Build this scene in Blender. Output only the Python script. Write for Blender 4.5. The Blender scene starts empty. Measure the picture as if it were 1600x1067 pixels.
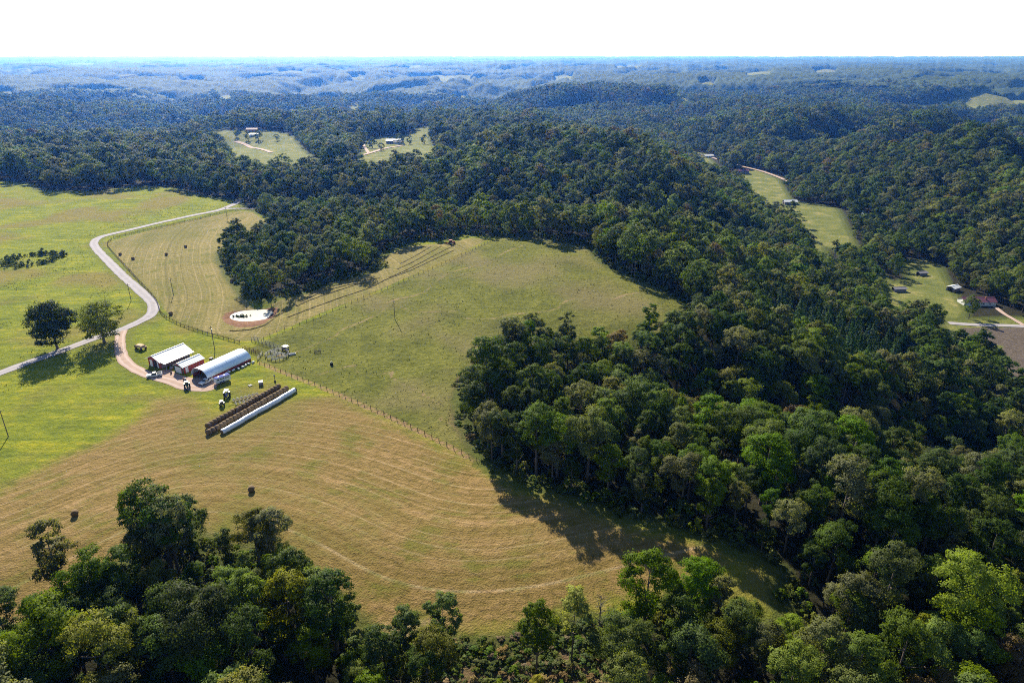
import bpy, bmesh, math, random
import numpy as np
from mathutils import Vector, Matrix

R = math.radians
sc = bpy.context.scene

# --- camera: a drone about 115 m above the farmyard, looking north ----------
cam = bpy.data.cameras.new('camera'); cam_ob = bpy.data.objects.new('camera', cam)
sc.collection.objects.link(cam_ob); sc.camera = cam_ob
cam.lens = 24.0; cam.sensor_width = 36.0; cam.clip_start = 1.0; cam.clip_end = 90000.0
cam_ob.location = (0, 0, 115.0); cam_ob.rotation_euler = (R(90 - 22.8), 0, 0)

# --- sky, sun, exposure -------------------------------------------------------
SUN_EL, SUN_AZ = 33.5, -20.0            # degrees; azimuth from +y, negative to the left
world = bpy.data.worlds.new('World'); sc.world = world; world.use_nodes = True
wn = world.node_tree.nodes; wl = world.node_tree.links
sky = wn.new('ShaderNodeTexSky'); sky.sky_type = 'NISHITA'; sky.sun_disc = False
sky.sun_elevation = R(SUN_EL); sky.sun_rotation = R(SUN_AZ)
sky.altitude = 300; sky.air_density = 0.75; sky.dust_density = 0.15; sky.ozone_density = 1.0
wl.new(sky.outputs[0], wn['Background'].inputs[0]); wn['Background'].inputs[1].default_value = 0.09
sun = bpy.data.lights.new('sun', 'SUN'); sun.energy = 5.0; sun.angle = R(0.53); sun.color = (1.0, 0.92, 0.76)
sun_ob = bpy.data.objects.new('sun', sun); sc.collection.objects.link(sun_ob)
sd = Vector((math.sin(R(SUN_AZ)) * math.cos(R(SUN_EL)), math.cos(R(SUN_AZ)) * math.cos(R(SUN_EL)), math.sin(R(SUN_EL))))
sun_ob.rotation_euler = sd.to_track_quat('Z', 'Y').to_euler(); sun_ob.location = (0, 0, 400)
sc.view_settings.view_transform = 'Standard'; sc.view_settings.look = 'None'
sc.view_settings.gamma = 1.0; sc.view_settings.use_curve_mapping = False; sc.view_settings.exposure = 1.05
cy = sc.cycles
cy.max_bounces = 4; cy.diffuse_bounces = 2; cy.glossy_bounces = 2; cy.transmission_bounces = 2; cy.volume_bounces = 0
cy.transparent_max_bounces = 4; cy.sample_clamp_indirect = 4.0; cy.use_adaptive_sampling = True
cy.filter_width = 1.0; cy.caustics_reflective = False; cy.caustics_refractive = False
cy.use_denoising = False; cy.adaptive_threshold = 0.008
# --- terrain: height of the land in metres, farmyard = 0 -------------------

def sstep(a, b, x):
    t = np.clip((x - a) / (b - a), 0.0, 1.0)
    return t * t * (3.0 - 2.0 * t)

def _hash(ix, iy, s):
    n = (ix.astype(np.int64) * 374761393 + iy.astype(np.int64) * 668265263 + s * 974634777) & 0xFFFFFFFF
    n = ((n ^ (n >> 13)) * 1274126177) & 0xFFFFFFFF
    n = (n ^ (n >> 16)) & 0xFFFFFF
    return n / float(0xFFFFFF)

def vnoise(x, y, s=0):
    x = np.asarray(x, float); y = np.asarray(y, float)
    ix = np.floor(x); iy = np.floor(y)
    fx = x - ix; fy = y - iy
    fx = fx * fx * fx * (fx * (fx * 6 - 15) + 10); fy = fy * fy * fy * (fy * (fy * 6 - 15) + 10)
    a = _hash(ix, iy, s); b = _hash(ix + 1, iy, s); c = _hash(ix, iy + 1, s); d = _hash(ix + 1, iy + 1, s)
    return (a + (b - a) * fx) * (1 - fy) + (c + (d - c) * fx) * fy

def fbm(x, y, s=0, octaves=4):
    v = 0.0; amp = 0.5; tot = 0.0
    for o in range(octaves):
        v = v + amp * vnoise(x * 2 ** o + 17.3 * o, y * 2 ** o - 9.1 * o, s + o); tot += amp; amp *= 0.5
    return v / tot

def poly_dist(x, y, pts):
    """distance to an open polyline"""
    x = np.asarray(x, float); y = np.asarray(y, float)
    best = np.full(x.shape, 1e18)
    for (x0, y0), (x1, y1) in zip(pts[:-1], pts[1:]):
        dx, dy = x1 - x0, y1 - y0
        t = np.clip(((x - x0) * dx + (y - y0) * dy) / (dx * dx + dy * dy + 1e-12), 0, 1)
        best = np.minimum(best, (x - x0 - t * dx) ** 2 + (y - y0 - t * dy) ** 2)
    return np.sqrt(best)

def poly_sd(x, y, pts):
    """signed distance to a closed polygon, positive inside"""
    x = np.asarray(x, float); y = np.asarray(y, float)
    d = poly_dist(x, y, list(pts) + [pts[0]])
    inside = np.zeros(x.shape, bool)
    n = len(pts)
    for i in range(n):
        x0, y0 = pts[i]; x1, y1 = pts[(i + 1) % n]
        c = ((y0 > y) != (y1 > y)) & (x < (x1 - x0) * (y - y0) / (y1 - y0 + 1e-12) + x0)
        inside ^= c
    return np.where(inside, d, -d)

VALLEY = [(420, -200), (350, 200), (318, 330), (325, 460), (345, 640), (345, 850), (352, 1080), (325, 1300), (230, 1600), (150, 2100)]
RAVINE = [(290, 290), (190, 232), (120, 222), (70, 228), (25, 232)]
RIVER = [(-900, 3300), (-200, 3500), (700, 3300), (1500, 2500), (2600, 2300), (6000, 3600)]
DRAW_N = [(-130, 590), (-60, 555), (90, 530), (230, 560), (330, 640)]
DRAW_W = [(-2600, 900), (-1500, 1250), (-800, 1700), (-350, 2300), (-100, 2900)]
POND_C = (-123.0, 303.0)

def height(x, y):
    x = np.asarray(x, float); y = np.asarray(y, float)
    rf = np.hypot(x + 60, y - 330)
    far = sstep(500, 1500, rf)
    # rolling far country
    wx = x + 260 * (vnoise(x / 700, y / 700, 31) - .5); wy = y + 260 * (vnoise(x / 700, y / 700, 32) - .5)
    n = fbm(wx / 1000, wy / 640, 5, 4)
    rid = 1 - np.abs(2 * fbm(wx / 620, wy / 620, 11, 3) - 1)
    h = far * np.minimum(14.0, -34 + 110 * (n - .39) - 50 * sstep(.70, .98, rid))
    rough = sstep(420, 900, rf)
    h = h + rough * 5.0 * (fbm(x / 150, y / 150, 3, 3) - .5) * 2
    # gentle swell of the farm itself
    h = h + 1.6 * (fbm(x / 120, y / 120, 8, 2) - .5) * (1 - rough)
    # pasture dome
    dx, dy = (x + 15) / 120, (y - 400) / 150
    h = h + 9.0 * np.exp(-(dx * dx + dy * dy))
    # ridge behind the pasture and the plateau with the houses
    h = h + 15.0 * np.exp(-(((x - 100) / 210) ** 2 + ((y - 800) / 130) ** 2))
    # main valley on the right with spurs on its far side
    dv = poly_dist(x, y, VALLEY)
    wall = sstep(38, 250, dv)
    east = sstep(120, 330, x - 345 + 20 * np.sin(y / 180.0)) * sstep(300, 520, y) * (1 - sstep(1500, 2000, y))
    spur = np.sin((y - .55 * x) * 2 * np.pi / 290.0 + 1.5 * vnoise(x / 260, y / 260, 77))
    h = h + east * (-16 + 34 * np.clip(spur, -.9, 1) * (1 - sstep(900, 1500, x)))
    # ravine inside the right-hand wood
    dr = poly_dist(x, y, RAVINE)
    prog = sstep(10, 240, x)
    h = h - (16 + 30 * prog) * np.exp(-(dr / 34.0) ** 2) * sstep(-15, 60, x)
    # the wood falls away to the right
    h = h - 26.0 * sstep(60, 270, x - .10 * (y - 200)) * (1 - sstep(600, 760, y)) * wall
    # draw north of the pasture
    h = h - 24.0 * np.exp(-(poly_dist(x, y, DRAW_N) / 50.0) ** 2)
    h = h - 55.0 * np.exp(-(poly_dist(x, y, DRAW_W) / 260.0) ** 2)
    # broad river valley far off
    h = h - 62.0 * np.exp(-(poly_dist(x, y, RIVER) / 520.0) ** 2)
    # land drops towards the viewer below the hay field
    h = h - 9.0 * sstep(150, 60, y)
    # flat floor of the main valley
    h = h * wall + (-50.0 - 4 * sstep(1000, 1800, y)) * (1 - wall)
    # pond basin: a levelled pad with a hollow in it
    dp = np.hypot((x - POND_C[0]) / 1.25, (y - POND_C[1]))
    w = np.exp(-(dp / 13.0) ** 6)
    h = h * (1 - w) + w * (1.6 - 1.3 * np.exp(-(dp / 8.5) ** 4))
    return h
# --- survey of the land: x, y in metres, +y is the viewing direction ---
FARM = [(-162.1,95.7),(-111.7,110.1),(-106.4,114.8),(-104.3,123.4),(-96.0,124.2),(-94.0,135.1),(-90.5,144.5),(-81.5,142.8),(-71.6,135.9),(-63.7,138.2),(-57.9,134.7),(-49.5,128.8),(-43.5,122.8),(-34.8,115.6),(-27.0,110.1),(-19.8,106.4),(-15.4,112.4),(-11.6,109.4),(-1.4,110.9),(4.9,114.0),(14.4,117.7),(22.1,113.6),(28.2,116.9),(37.7,122.1),(46.2,121.1),(51.6,117.6),(57.3,113.5),(61.6,117.0),(64.7,131.9),(58.0,138.1),(51.2,142.7),(42.2,147.2),(27.8,152.6),(14.5,161.1),(0.0,168.4),(-8.4,177.0),(-12.7,188.5),(-17.0,204.6),(-18.6,221.9),(-13.7,240.4),(-5.7,250.9),(13.1,255.3),(40.9,266.5),(67.8,278.7),(88.9,313.0),(80.8,326.6),(67.2,342.3),(56.2,361.0),(49.5,378.6),(47.5,405.0),(31.8,414.4),(12.0,419.3),(-8.1,422.7),(-32.9,431.0),(-39.9,416.9),(-55.8,416.1),(-64.5,409.7),(-73.8,395.1),(-79.0,377.5),(-70.7,363.9),(-87.9,345.1),(-103.5,327.9),(-119.9,318.3),(-127.1,318.9),(-134.5,326.0),(-156.4,362.2),(-174.7,396.6),(-181.8,415.5),(-183.5,436.9),(-171.2,445.0),(-165.2,462.0),(-185.4,519.2),(-209.1,548.7),(-217.1,552.5),(-227.5,575.3),(-240.7,587.6),(-255.9,595.5),(-285.3,612.1),(-316.8,643.4),(-356.8,651.4),(-377.7,624.1),(-435.2,632.2),(-465.3,669.3),(-510.0,688.7),(-1217.5,1014.8)]
HAY_MAIN = [(-218.2,145.8),(-151.4,155.6),(-146.0,163.0),(-140.2,177.3),(-131.2,189.1),(-127.2,203.5),(-127.2,217.2),(-115.1,218.5),(-106.5,210.0),(-101.7,196.1),(-93.9,190.8),(-82.8,204.3),(-76.3,216.5),(-64.7,219.6),(-43.3,202.5),(-24.4,187.3),(-11.3,177.0),(-8.2,172.6),(0.0,163.1),(14.1,155.8),(27.2,148.3),(41.4,143.3),(49.6,139.9),(54.1,135.5),(51.4,131.4),(43.8,128.9),(29.8,123.4),(14.6,119.9),(5.7,116.4),(-2.8,114.8),(-11.9,113.9),(-19.9,107.1),(-27.2,111.6),(-35.2,117.3),(-44.0,124.6),(-50.1,130.8),(-58.7,137.3),(-66.1,140.5),(-72.4,138.1),(-82.3,144.5),(-91.3,146.3),(-94.8,136.7),(-96.8,125.7),(-105.1,124.6),(-107.4,116.4),(-112.7,111.7),(-163.5,97.0)]
HAY_LOWER = [(-163.5,97.0),(-112.7,111.7),(-107.4,116.4),(-104.9,124.3),(-98.0,128.0),(-94.8,136.7),(-91.1,145.8),(-82.8,145.8),(-73.9,142.1),(-64.2,139.8),(-50.3,131.1),(-44.0,124.6),(-35.2,117.3),(-27.2,111.6),(-20.0,107.8),(-11.9,113.9),(-2.8,114.8),(5.7,116.4),(14.6,119.3),(30.0,124.3),(46.3,129.9),(72.7,138.5)]
HAY_SIDE = [(-206.6,580.2),(-206.7,527.9),(-207.7,493.0),(-196.7,447.6),(-177.3,401.3),(-157.9,362.4),(-140.3,328.6),(-132.5,305.3),(-124.0,271.3)]
TRAILS = [[(-95.6,251.4),(-85.0,260.1),(-73.1,278.6),(-60.3,302.8),(-44.8,324.5),(-21.0,359.4),(7.7,398.8)],[(-80.4,234.2),(-65.0,241.8),(-46.5,235.9),(-29.9,218.1),(-20.2,198.3)],[(-60.3,302.8),(-29.4,293.6),(-5.8,286.5),(30.9,311.4),(64.0,324.0)]]
LEFT_OAK = [(-104.3,123.6)]
CORNER = [(-1.2,239.8),(5.6,246.3),(22.7,256.3),(58.5,269.9)]
HAY_UPPER = [(-263.2,463.4),(-252.1,491.7),(-235.5,519.2),(-218.4,542.1),(-205.4,538.4),(-184.5,506.3),(-169.9,466.9),(-174.8,452.9),(-186.7,440.9),(-183.7,417.4),(-176.1,398.2),(-157.9,362.4),(-138.9,328.4),(-127.0,312.5),(-110.9,309.1),(-118.6,313.9),(-103.0,326.0),(-87.2,342.0),(-68.1,361.1),(-76.7,377.0),(-63.5,403.3),(-39.0,406.8),(-26.0,419.1),(-13.9,415.3),(-36.0,371.9),(-64.7,328.3),(-89.3,297.7),(-103.7,277.1),(-109.5,269.3),(-116.2,268.9),(-136.0,280.4),(-158.5,297.1),(-177.2,322.5),(-203.6,354.8),(-239.1,401.7),(-261.9,434.1),(-266.8,449.5)]
PASTURE = [(-100.9,277.0),(-86.3,297.5),(-61.5,328.9),(-32.4,371.6),(-11.1,415.3),(12.1,423.1),(47.8,408.3),(50.8,380.2),(67.3,343.3),(90.1,313.7),(67.4,276.3),(13.0,252.9),(-7.7,249.5),(-16.2,240.9),(-20.5,221.9),(-18.5,204.6),(-13.3,188.5),(-9.8,177.7),(-24.6,189.2),(-43.6,204.7),(-65.5,223.1),(-89.8,241.0),(-100.9,248.0),(-109.3,260.9),(-104.4,270.4)]
PLOWED = [(293.5,415.8),(335.4,415.8),(380.2,409.4),(255.3,255.0),(258.5,289.9),(261.5,316.9),(277.8,362.1),(303.0,385.9),(286.4,391.0)]
CLEARINGS = [[(-771.2,1671.7),(-549.0,1311.3),(-477.1,1219.3),(-438.1,1219.4),(-397.5,1212.5),(-353.8,1146.6),(-219.5,791.2),(-188.2,716.2),(-197.8,685.5),(-236.5,690.8),(-281.2,715.1),(-332.5,838.9),(-508.9,1210.7)],[(-170.7,718.7),(-178.4,805.5),(-220.7,1084.7),(-212.7,1121.4),(-181.4,1148.5),(-161.1,1176.1),(-169.1,1271.5),(-151.8,1310.2),(-124.0,1069.2),(-78.8,790.0),(-75.3,753.4),(-107.7,739.3),(-132.3,725.0),(-154.0,701.7)],[(-71.3,786.7),(-55.1,1109.3),(-5.3,1176.8),(-7.9,1090.6),(-41.7,766.8),(-65.1,754.1)],[(-912.8,2233.8),(-885.0,2243.1),(-873.2,2230.3),(-490.1,1215.1)],[(345.3,1072.7),(378.5,1086.1),(383.6,999.0),(330.3,786.1),(335.2,733.4),(308.4,729.6),(285.9,737.9),(273.3,766.5),(330.6,999.0)],[(324.3,825.6),(348.5,829.7),(372.5,809.8),(378.4,787.2),(318.2,612.9),(312.4,594.3),(288.6,568.5),(296.6,612.5),(277.4,626.3),(323.2,794.6)],[(302.2,716.9),(313.1,693.4),(268.2,548.6),(263.9,529.1),(247.0,525.6),(291.2,673.1)],[(346.0,575.3),(362.7,578.9),(362.8,557.9),(342.3,511.6),(317.0,446.8),(303.2,428.0),(288.6,433.4),(264.3,422.8),(239.6,397.4),(243.5,425.2),(290.6,528.8),(302.7,541.6),(298.9,511.6),(318.1,523.2),(323.8,551.2)],[(291.6,431.1),(348.5,434.9),(403.0,419.8),(354.3,365.6),(249.5,367.6)],[(1785.7,2950.1),(1849.2,2922.2),(2260.7,3192.6),(2234.3,2631.4),(2178.4,2557.7),(1837.1,2587.8),(1585.9,2494.9)],[(-845.1,5965.3),(-574.6,5991.0),(-311.9,5690.5),(-242.6,4464.5),(-395.7,4118.2),(-798.6,5627.1)],[(-2473.6,3417.5),(-2332.3,3394.6),(-1887.8,2780.9),(-1409.1,1940.9)],[(-5382.5,7896.0),(-4875.6,7474.8),(-4326.8,6627.2),(-4461.4,6538.8)],[(-2221.5,4871.5),(-2179.9,5199.2),(-1715.4,4069.5),(-1768.0,3902.7)],[(-658.1,2904.7),(-621.0,2922.7),(-505.1,2392.7),(-529.4,2360.0)],[(537.6,2388.7),(779.0,3197.8),(572.5,2345.5),(527.6,2340.8)],[(329.2,1323.0),(350.4,1283.4),(323.8,1069.3),(329.5,1013.5),(310.4,963.2),(296.1,1042.9),(314.6,1236.9)],[(-2592.8,4802.2),(-2637.8,5036.5),(-2441.6,4801.1),(-2419.1,4692.8),(-2487.5,4643.5)],[(-1855.6,5813.8),(-1803.4,5999.4),(-1691.8,5988.6),(-1661.7,5727.4),(-1696.5,5403.9)],[(-1205.0,5390.7),(-1150.5,5489.6),(-1077.2,5495.7),(-968.9,4803.4),(-1039.7,4733.4)],[(323.2,6039.5),(434.3,6214.1),(529.1,6125.5),(321.5,4011.1),(305.6,5231.2)],[(1691.0,5352.4),(2198.8,6550.7),(1752.2,4921.0),(1335.2,3829.6),(1252.8,3890.4)],[(2584.1,6320.4),(2733.0,6405.4),(2825.6,6347.8),(1896.0,4322.9),(1838.8,4437.4)],[(953.3,3729.8),(1010.2,3780.0),(1040.5,3724.1),(976.5,3550.5),(926.0,3570.0)],[(-1358.4,3337.2),(-1451.7,3671.8),(-1382.0,3592.6),(-991.1,2543.0),(-1035.0,2560.0)],[(-307.5,3801.0),(-274.1,3882.8),(-233.2,3853.5),(-202.5,3133.0),(-244.2,3130.9)],[(-6888.7,11479.3),(-7149.9,12295.5),(-6617.4,11740.8),(-4529.9,7930.9),(-6242.5,10491.2)],[(1407.6,10297.0),(1685.8,10772.2),(1344.4,7605.6),(1115.0,6599.2),(881.8,6190.8)],[(-1145.5,7275.4),(-1128.8,8117.1),(-971.0,8029.0),(-877.0,6838.5),(-1028.8,6764.8)]]
ROAD = [(-226.5,190.0),(-210.6,216.7),(-199.5,240.4),(-195.3,249.2),(-190.4,257.9),(-186.2,266.5),(-181.7,275.4),(-175.4,284.8),(-172.4,293.1),(-170.9,301.1),(-173.8,311.4),(-180.9,322.7),(-196.5,341.4),(-219.6,368.5),(-246.7,402.0),(-267.0,427.5),(-278.2,444.4),(-281.8,460.1),(-273.1,478.3),(-261.7,502.2),(-248.4,526.3),(-235.7,544.4),(-232.6,559.1),(-231.7,572.1),(-234.3,588.1)]
ROAD_SPUR = [(-235.0,549.2),(-225.6,551.8),(-215.7,552.8),(-203.2,557.1)]
DRIVE = [(-175.2,285.5),(-172.0,277.3),(-164.6,263.2),(-157.2,252.1),(-150.6,245.4),(-142.8,239.4),(-135.8,235.3),(-128.6,231.9),(-121.4,227.5),(-114.0,225.9)]
YARD = [(-139.2,239.8),(-135.0,242.5),(-128.4,237.8),(-122.2,234.9),(-115.6,233.8),(-110.2,229.5),(-110.6,224.4),(-117.5,223.9),(-126.7,228.7),(-134.8,233.1)]
VALLEY_ROAD = [(328.1,1267.1),(342.0,1249.3),(355.0,1175.1),(366.9,1116.4),(381.8,1063.5),(387.9,1004.3),(389.2,931.4),(391.5,862.9)]
VALLEY_LANE = [(290.7,423.9),(309.0,420.4),(337.0,418.1),(394.4,407.4)]
VALLEY_DRIVE = [(342.2,455.1),(339.5,442.1),(338.7,429.8),(337.8,419.2)]
FAR_LANE_A = [(-448.9,1145.1),(-419.4,1113.7),(-378.9,1042.2),(-322.3,940.8)]
FAR_LANE_B = [(-192.3,825.3),(-179.2,854.3),(-172.4,901.9),(-168.3,944.4),(-157.9,1011.3)]
FAR_LANE_C = [(-177.3,868.6),(-202.0,966.4),(-214.3,1018.3)]
POND = [(-131.6,298.1),(-132.8,303.6),(-131.3,307.1),(-126.6,309.4),(-120.7,310.1),(-114.6,309.9),(-114.7,305.1),(-115.4,297.2),(-117.8,291.5),(-124.1,291.1)]
POND_BANK = [(-135.7,298.2),(-136.3,304.4),(-133.6,307.6),(-128.4,310.2),(-114.3,312.0),(-112.0,308.4),(-111.5,299.3),(-111.6,288.2),(-115.1,284.1),(-123.1,283.9),(-130.6,289.8)]
FENCES = [[(-100.7,247.5),(-90.2,239.9),(-76.9,230.4),(-65.3,222.1),(-43.8,205.6),(-24.6,189.6),(-10.7,177.3)],[(-106.4,269.9),(-103.3,275.7),(-94.9,285.6),(-86.3,297.5),(-74.5,313.0),(-61.5,328.9),(-47.6,348.5),(-32.4,371.6),(-22.5,389.1),(-11.8,411.9)],[(-269.9,451.2),(-266.4,439.2),(-257.3,425.7),(-233.2,394.2),(-205.4,358.3),(-179.2,324.5),(-166.6,304.1),(-153.8,291.3),(-139.0,280.6),(-125.9,272.8),(-115.5,266.9)],[(-270.5,454.7),(-265.1,467.0),(-253.9,485.8),(-240.6,508.4),(-228.4,532.5),(-219.3,544.5),(-205.4,552.8)]]
WINDROWS = [[(-124.9,280.4),(-119.9,280.5),(-115.2,281.9),(-110.9,287.1),(-109.3,298.0),(-107.4,303.8),(-106.8,308.1)],[(-103.5,294.4),(-94.9,305.3),(-84.7,316.7),(-72.1,329.7),(-65.2,341.7),(-55.7,352.7),(-45.2,369.9),(-33.8,389.9)],[(-103.2,308.6),(-98.0,316.9),(-88.9,326.5),(-80.0,335.0),(-71.9,339.7)],[(-102.7,313.6),(-96.4,325.5),(-88.4,332.8),(-79.5,337.2)],[(-101.5,322.6),(-94.3,332.8),(-85.8,338.8),(-75.3,341.6),(-69.7,343.8)],[(-99.7,327.0),(-95.3,336.7),(-88.6,342.2),(-81.0,344.6)],[(-64.6,344.0),(-57.9,353.6),(-50.3,368.1),(-44.1,381.0),(-35.6,398.7)],[(-62.6,356.9),(-56.6,366.9),(-50.7,379.9),(-42.6,399.5)],[(-62.0,367.0),(-55.3,381.5),(-48.5,400.4)]]
STACKS = [[(-101.1,196.9),(-85.9,226.1)],[(-99.0,192.8),(-82.3,224.5)],[(-94.6,193.6),(-79.1,222.9)]]
PTS = {'bales':[(-73.9,162.2),(-117.4,151.1),(-242.9,411.0),(-229.2,399.8),(-213.5,409.4),(-210.0,428.4),(-150.0,349.1),(-161.1,302.1)],'poles':[(-163.7,192.6),(-173.0,330.8),(-123.2,259.5),(-52.9,288.3),(64.9,346.8),(-216.4,514.4),(-190.8,323.2)],'lone':[(-191.4,263.9),(-175.2,270.3)],'barn_a':[(-142.9,242.8),(-136.5,242.6),(-131.0,253.6)],'barn_b':[(-128.9,235.1),(-122.7,235.5),(-119.6,246.1)],'barn_c':[(-118.8,227.5),(-114.6,233.2),(-104.3,247.5)],'misc':[(-137.1,236.4),(-120.2,226.5),(-108.9,231.0),(-115.2,231.1),(-154.9,262.2),(-102.8,219.4),(-102.0,212.7),(-99.2,214.1),(-93.3,222.2),(-93.7,228.8),(-89.1,230.8),(-79.9,256.8),(-71.2,244.8),(-89.6,254.8),(-36.8,403.4),(-94.5,262.3),(-96.1,251.4),(-104.5,240.2)],'corral':[(-110.8,270.7),(-95.6,259.9),(-93.4,258.6),(-111.2,261.0),(-102.2,255.8),(-102.3,249.8),(-97.7,244.5),(-89.9,245.5),(-92.1,254.3),(-100.2,257.6),(-95.0,245.6)],'shrubs':[(-203.9,304.1)],'valley':[(331.4,816.1),(344.8,1045.0),(335.3,1223.5),(332.2,464.6),(331.0,490.5),(287.9,490.5),(329.0,531.1),(381.4,746.4)],'far':[(-447.6,1200.8),(-186.1,1047.5),(-174.7,1041.2),(1208.9,2290.8),(1269.2,2287.1),(-431.7,1166.1),(-4116.9,13560.7),(-1607.3,5030.6),(-1213.3,4953.6),(5226.6,10940.7),(738.7,3654.3)],'farlonely':[(-426.2,1143.2),(-406.4,1134.3),(-371.0,1116.9),(-453.4,1167.4),(-164.1,1033.8),(-149.9,1032.7),(-129.1,1039.7),(-187.8,947.9),(-167.3,901.2)]}
SLIM = [(-21.5,105.0),(-14.2,106.4),(5.1,105.1),(12.6,107.3),(18.9,112.6)]
THIN = [(-15.5,113.9),(-14.5,102.7),(-13.7,80.7),(18.9,80.7),(21.8,102.8),(29.3,120.0),(20.3,118.7),(5.7,114.4)]
BRUSH = [[(-23.0,218.1),(-15.5,227.9),(-7.2,228.3),(-9.3,261.0),(-15.4,249.2),(-22.4,227.9),(-21.4,200.3),(-12.8,180.4),(-10.1,184.8),(-17.4,204.6)],[(-15.4,112.4),(-11.8,113.6),(-1.4,113.7),(5.7,114.8),(20.3,118.2),(29.4,120.8),(21.8,102.8),(18.6,82.9),(-13.4,82.9)]]
# --- helpers --------------------------------------------------------------------
COL = sc.collection
def gz(x, y): return float(height(np.array([x]), np.array([y]))[0])

def link(o, parent=None):
    COL.objects.link(o)
    if parent is not None: o.parent = parent
    return o
def tag(o, label=None, cat=None, group=None, kind=None):
    if label: o['label'] = label
    if cat: o['category'] = cat
    if group: o['group'] = group
    if kind: o['kind'] = kind
    return o
def empty(name, loc=(0, 0, 0), rz=0.0, label=None, cat=None, group=None):
    o = bpy.data.objects.new(name, None); o.location = loc; o.rotation_euler = (0, 0, rz)
    return tag(link(o), label, cat, group)
def np_mesh(name, verts, quads=None, tris=None, smooth=False):
    me = bpy.data.meshes.new(name)
    verts = np.asarray(verts, np.float32)
    me.vertices.add(len(verts)); me.vertices.foreach_set('co', verts.ravel())
    idx = []; starts = []; n = 0
    if quads is not None and len(quads):
        q = np.asarray(quads, np.int32); idx.append(q.ravel()); starts.append(np.arange(len(q), dtype=np.int32) * 4); n = q.size
    if tris is not None and len(tris):
        t = np.asarray(tris, np.int32); idx.append(t.ravel()); starts.append(n + np.arange(len(t), dtype=np.int32) * 3)
    idx = np.concatenate(idx); starts = np.concatenate(starts)
    me.loops.add(len(idx)); me.loops.foreach_set('vertex_index', idx)
    me.polygons.add(len(starts)); me.polygons.foreach_set('loop_start', starts)
    if smooth: me.polygons.foreach_set('use_smooth', np.ones(len(starts), bool))
    me.update(calc_edges=True)
    return me
def fattr(me, name, arr):
    a = me.attributes.new(name, 'FLOAT', 'POINT'); a.data.foreach_set('value', np.asarray(arr, np.float32))

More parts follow.
